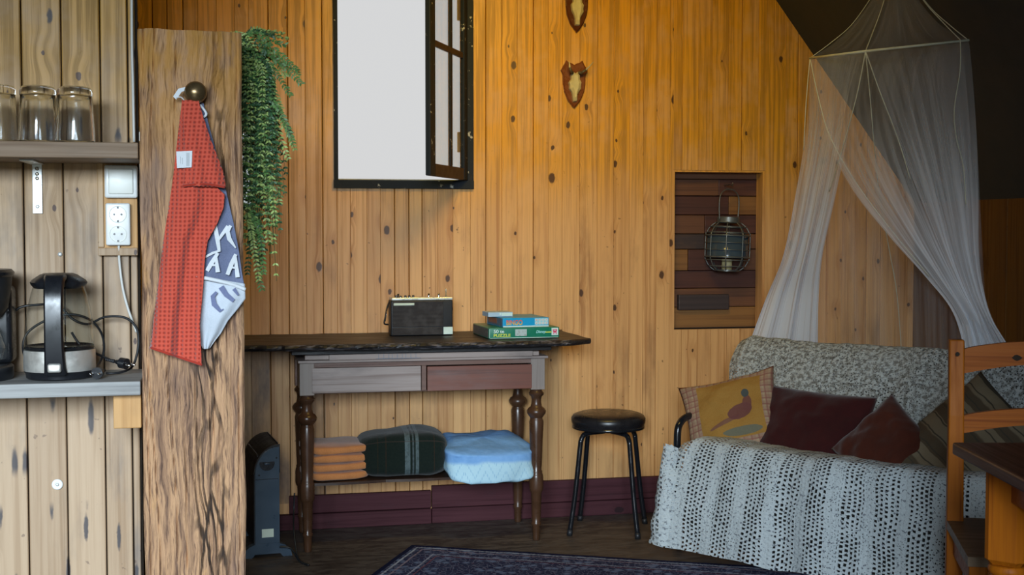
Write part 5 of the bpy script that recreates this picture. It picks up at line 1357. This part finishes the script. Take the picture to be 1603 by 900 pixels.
# canopy of four sheets
for k, (a, b) in enumerate(((NL, NF), (NF, NR), (NR, NB), (NB, NL))):
    def fn(u, v, a=a, b=b):
        e = a.lerp(b, u); p = NA.lerp(e, v); p.z -= .055*sin(v*PI)*1.0; p.z += .02*sin(u*PI)*(v)*0
        return p
    netgrid(fn, 16, 20, lambda u, v: .10-.03*v, 'canopy', k*3.1)
def edge(pts):
    P = catmull([at(x, y, Y) for x, y, Y in pts], 12); d = [0]
    for a, b in zip(P, P[1:]): d.append(d[-1]+(b-a).length)
    def f(v):
        s_ = v*d[-1]
        for i in range(1, len(d)):
            if s_ <= d[i]: return P[i-1].lerp(P[i], (s_-d[i-1])/(d[i]-d[i-1]+1e-9))
        return P[-1]
    return f
def curtain(Lp, Rp, top, nm, dens, amp, freq, uo, nu=90, nv=70, ph=0.):
    L_ = edge(Lp); R2 = edge(Rp)
    def fn(u, v):
        uu = u; p = L_(v).lerp(R2(v), uu)
        if top:
            q = lerp_poly(top, u); w_ = max(0, 1-v*7); p = p.lerp(q, w_*w_)
        p = p+Vector((0, 1, 0))*(amp*(.15+.85*v)*sin(u*freq+ph+1.6*nz(u*3, v*1.3, uo)))
        return p
    netgrid(fn, nu, nv, dens, nm, uo)
def lerp_poly(P, u):
    k = u*(len(P)-1); i = min(int(k), len(P)-2); return P[i].lerp(P[i+1], k-i)
# left gather
Ll = [(1268, 92, 4.42), (1262, 200, 4.46), (1246, 300, 4.55), (1226, 400, 4.70), (1198, 470, 4.85), (1166, 560, 4.96), (1150, 620, 5.0)]
Lr = [(1355, 82, 4.08), (1335, 175, 4.2), (1309, 300, 4.42), (1287, 400, 4.62), (1281, 470, 4.74), (1280, 560, 4.84), (1282, 620, 4.86)]
curtain(Ll, Lr, [NL, NF], 'left_curtain', lambda u, v: .09+.95*min(1, max(0, (v-.10)/.6)), .012, 19, 0.3)
Ll2 = [(1268, 92, 4.43), (1266, 200, 4.50), (1255, 300, 4.60), (1240, 400, 4.75), (1212, 480, 4.88), (1185, 560, 4.98), (1180, 620, 5.0)]
Lr2 = [(1345, 84, 4.30), (1322, 175, 4.42), (1300, 300, 4.55), (1280, 400, 4.72), (1278, 470, 4.82), (1278, 560, 4.90), (1280, 620, 4.92)]
curtain(Ll2, Lr2, None, 'left_curtain_back', lambda u, v: .07+.75*v, .010, 23, 5.3)
# right gather: front panel crossing from the left corner
Rl = [(1268, 92, 4.41), (1288, 200, 4.30), (1330, 290, 4.25), (1392, 370, 4.22), (1450, 435, 4.22), (1492, 490, 4.22), (1512, 560, 4.24), (1518, 620, 4.24)]
Rr = [(1518, 64, 3.98), (1528, 180, 4.0), (1533, 300, 4.04), (1534, 390, 4.08), (1541, 450, 4.1), (1556, 500, 4.1), (1590, 560, 4.12), (1600, 620, 4.12)]
curtain(Rl, Rr, [NL, NF, NR], 'right_curtain', lambda u, v: .055+.90*min(1, max(0, (v-.15)/.6))**1.3, .012, 21, 9.1, 120, 80)
Ql = [(1355, 82, 4.09), (1392, 190, 4.12), (1440, 310, 4.16), (1475, 400, 4.19), (1500, 470, 4.2), (1514, 560, 4.22), (1520, 620, 4.22)]
Qr = [(1506, 66, 4.02), (1516, 180, 4.05), (1522, 300, 4.08), (1526, 400, 4.1), (1532, 460, 4.12), (1550, 510, 4.12), (1575, 560, 4.14), (1585, 620, 4.14)]
curtain(Ql, Qr, None, 'right_curtain_inner', lambda u, v: .05+.75*v, .010, 25, 14.7)
# back sheet, single layer
Bl = [(1268, 92, 4.44), (1266, 200, 4.60), (1262, 350, 4.80), (1270, 560, 5.0), (1272, 620, 5.0)]
Br = [(1518, 64, 4.0), (1528, 200, 4.10), (1536, 350, 4.15), (1545, 560, 4.16), (1550, 620, 4.16)]
curtain(Bl, Br, [NL, NB, NR], 'back_sheet', lambda u, v: .13, .008, 18, 20.2, 60, 40)
# seam tapes
cord([NL, at(1283, 160, 4.34), at(1300, 215, 4.30), at(1340, 286, 4.27), at(1400, 366, 4.22), at(1455, 433, 4.2)], .0016)
cord([NF, at(1362, 150, 4.10), at(1368, 220, 4.15), at(1376, 300, 4.3), at(1390, 380, 4.4), at(1404, 460, 4.5), at(1412, 560, 4.6)], .0014)
cord([NF, at(1341, 150, 4.12), at(1318, 235, 4.25), at(1298, 300, 4.4)], .0016)
cord([NF, at(1378, 145, 4.09), at(1405, 215, 4.12), at(1425, 280, 4.14)], .0016)
cord([NR+Vector((-.03, 0, 0)), at(1503, 110, 4.0), at(1494, 170, 4.01), at(1497, 215, 4.02), at(1508, 260, 4.04), at(1512, 320, 4.05)], .0015)
cord([NL, at(1262, 160, 4.40), at(1258, 235, 4.44)], .0015)

# ------------------------------------------------------------------ pine chair behind the dining table
def beam(mb, A, B, w, d, up=Vector((0, 0, 1)), r=.003, pr=.4):
    pass
ch0 = at(1494, 800, 3.0)
CA = radians(-24)
t = thing('pine_chair', 'honey coloured pine chair with arched back rails at the dark table', 'chair', (ch0.x, 3.0, 0), rz=CA)
PWD = .020; CWD = .40; CH_ = .892
for x in (0, CWD):
    mb = MB(); P = []
    # back post: tapering square, slight splay
    rows_ = [(0, .004), (.25, 0), (.43, -.004), (.7, 0), (CH_, .012)]
    for z_, dy in rows_:
        w_ = .0205 if z_ < .7 else .0185
        P += [(x-w_, dy-.017, z_), (x+w_, dy-.017, z_), (x+w_, dy+.017, z_), (x-w_, dy+.017, z_)]
    fs = [(0, 3, 2, 1), (16, 17, 18, 19)]+[(i*4+k, i*4+(k+1) % 4, (i+1)*4+(k+1) % 4, (i+1)*4+k) for i in range(4) for k in range(4)]
    mb.add(P, fs, pr=.2+x); o = mb.build('back_post', M['honey'], t)
    bv = o.modifiers.new('bevel', 'BEVEL'); bv.width = .004; bv.segments = 3
    mb = MB()
    for z_ in (CH_-.035, .315): mb.lathe([(.0055, 0), (.0055, .001)], 12, Matrix.Translation((x, -.0165, z_)) @ R90)
    mb.build('peg_hole', M['backing'], o)
def arch(z0, rise, hgt, slot):
    """arched back rail between the posts"""
    mb = MB(); n = 32; x0, x1 = .019, CWD-.019; up = []; lo = []
    for i in range(n+1):
        u = i/n; x = x0+(x1-x0)*u; up.append((x, z0+hgt+rise*sin(u*PI)**.8)); lo.append((x, z0+rise*1.15*sin(u*PI)**1.0))
    vs = []; 
    for y in (-.009, .009):
        vs += [(x, y+.006, z) for x, z in up]+[(x, y+.006, z) for x, z in lo]
    m_ = n+1; fs = []
    for i in range(n):
        fs += [(i, i+1, m_+i+1, m_+i), (2*m_+i, 3*m_+i, 3*m_+i+1, 2*m_+i+1), (i, 2*m_+i, 2*m_+i+1, i+1), (m_+i, m_+i+1, 3*m_+i+1, 3*m_+i)]
    fs += [(0, m_, 3*m_, 2*m_), (n, 2*m_+n, 3*m_+n, m_+n)]
    mb.add(vs, fs, pr=random.random()); o = mb.build('back_rail', M['honeyx'], t)
    if slot:
        for sx in (.145, CWD-.145):
            mb = MB(); c = (sx, z0+.042)
            poly = [(c[0]-.013, c[1]), (c[0]-.006, c[1]+.007), (c[0], c[1]+.008), (c[0]+.007, c[1]+.005), (c[0]+.013, c[1]), (c[0]+.007, c[1]-.005), (c[0], c[1]-.008), (c[0]-.006, c[1]-.006)]
            mb.prism(poly, -.0035, .0155, 'Y'); mb.build('cut_out', M['backing'], o)
arch(CH_-.085, .022, .062, True); arch(CH_-.238, .022, .045, False)
mb = MB(); mb.rbox(.02, CWD-.02, -.012, .012, .345, .385, .003, pr=.5); mb.build('lower_rail', M['honeyx'], t)
mb = MB(); mb.prism([(.021, .025), (CWD-.021, .025), (CWD-.021, -.016), (CWD+.03, -.018), (CWD+.03, -.40), (-.02, -.40), (-.02, -.018), (.021, -.016)][::-1], .410, .432, 'Z', pr=.3); o = mb.build('seat', M['chair_seat'], t)
mb = MB(); mb.rbox(.0, CWD, -.37, -.35, .345, .409, .003, pr=.1); mb.rbox(-.005, .015, -.36, -.02, .345, .409, .003, pr=.6); mb.rbox(CWD-.015, CWD+.005, -.36, -.02, .345, .409, .003, pr=.8); mb.build('apron', M['honeyx'], t)
for x in (.005, CWD-.005):
    mb = MB(); mb.rbox(x-.02, x+.02, -.385, -.345, 0, .409, .004, pr=x); mb.build('front_leg', M['honey'], t)

# ------------------------------------------------------------------ dining table at the right edge
tc = at(1492, 692, 2.33); TT = .750
e1 = Vector((-.09, -.37, 0)).normalized(); e2_ = Vector((.37, -.09, 0)).normalized()
ta = math.atan2(e2_.y, e2_.x)
tc = Vector((1.408, 2.335, 0))
t = thing('dining_table', 'pine dining table with dark top and turned leg at the right edge', 'table', tc, rz=ta)
mb = MB(); mb.rbox(0, .95, -.85, 0, TT-.024, TT, .004, 2, pr=.4); mb.build('table_top', M['tabletop'], t)
lp = (.095, -.085); LW = .037
mb = MB(); ML = Matrix.Translation((lp[0], lp[1], 0)) @ Matrix.Rotation(radians(30), 4, 'Z')
lprof = [(.030, 0), (.034, .01), (.030, .03), (.026, .08), (.030, .14), (.036, .20), (.030, .235), (.034, .25), (.030, .265), (.026, .30), (.033, .36), (.0395, .395), (.041, .425), (.037, .450), (.029, .472), (.026, .480), (.031, .486), (.036, .494), (.037, .502), (.033, .508), (.040, .514), (.0405, .521), (.037, .527), (.039, .530)]
def leg_at(x, y):
    mb = MB(); ML = Matrix.Translation((x, y, 0))
    mb.lathe([(r*.95, z) for r, z in lprof], 36, ML); o = mb.build('leg', M['honey'], t, True, angle=50)
    mb = MB(); c = .010; w_ = LW; sq = [(-w_+c, -w_), (w_-c, -w_), (w_, -w_+c), (w_, w_-c), (w_-c, w_), (-w_+c, w_), (-w_, w_-c), (-w_, -w_+c)]
    zz = [(.528, .74), (.540, 1.0), (.7255, 1.0)]; vs = []
    Mr = ML @ Matrix.Rotation(radians(52), 4, 'Z')
    for z_, k in zz: vs += [(x_*k, y_*k, z_) for x_, y_ in sq]
    mb.add(vs, [tuple(reversed(range(8))), tuple(16+i for i in range(8))]+[(l*8+i, l*8+(i+1) % 8, (l+1)*8+(i+1) % 8, (l+1)*8+i) for l in range(2) for i in range(8)], Mr, pr=.6)
    mb.build('leg_block', M['honey'], o)
for x, y in ((.085, -.085), (.865, -.085), (.085, -.765), (.865, -.765)): leg_at(x, y)
rr = pine('red_brown_apron', (.24, .055, .016), (.13, .025, .007), ax='X', rough=.35, knots=0, stain_amt=.1)
mb = MB(); mb.rbox(.125, .825, -.097, -.073, .655, .7255, .002, pr=.3); mb.rbox(.125, .825, -.777, -.753, .655, .7255, .002, pr=.7)
mb.rbox(.073, .097, -.725, -.125, .655, .7255, .002, pr=.4); mb.rbox(.853, .877, -.725, -.125, .655, .7255, .002, pr=.9); mb.build('apron', rr, t)
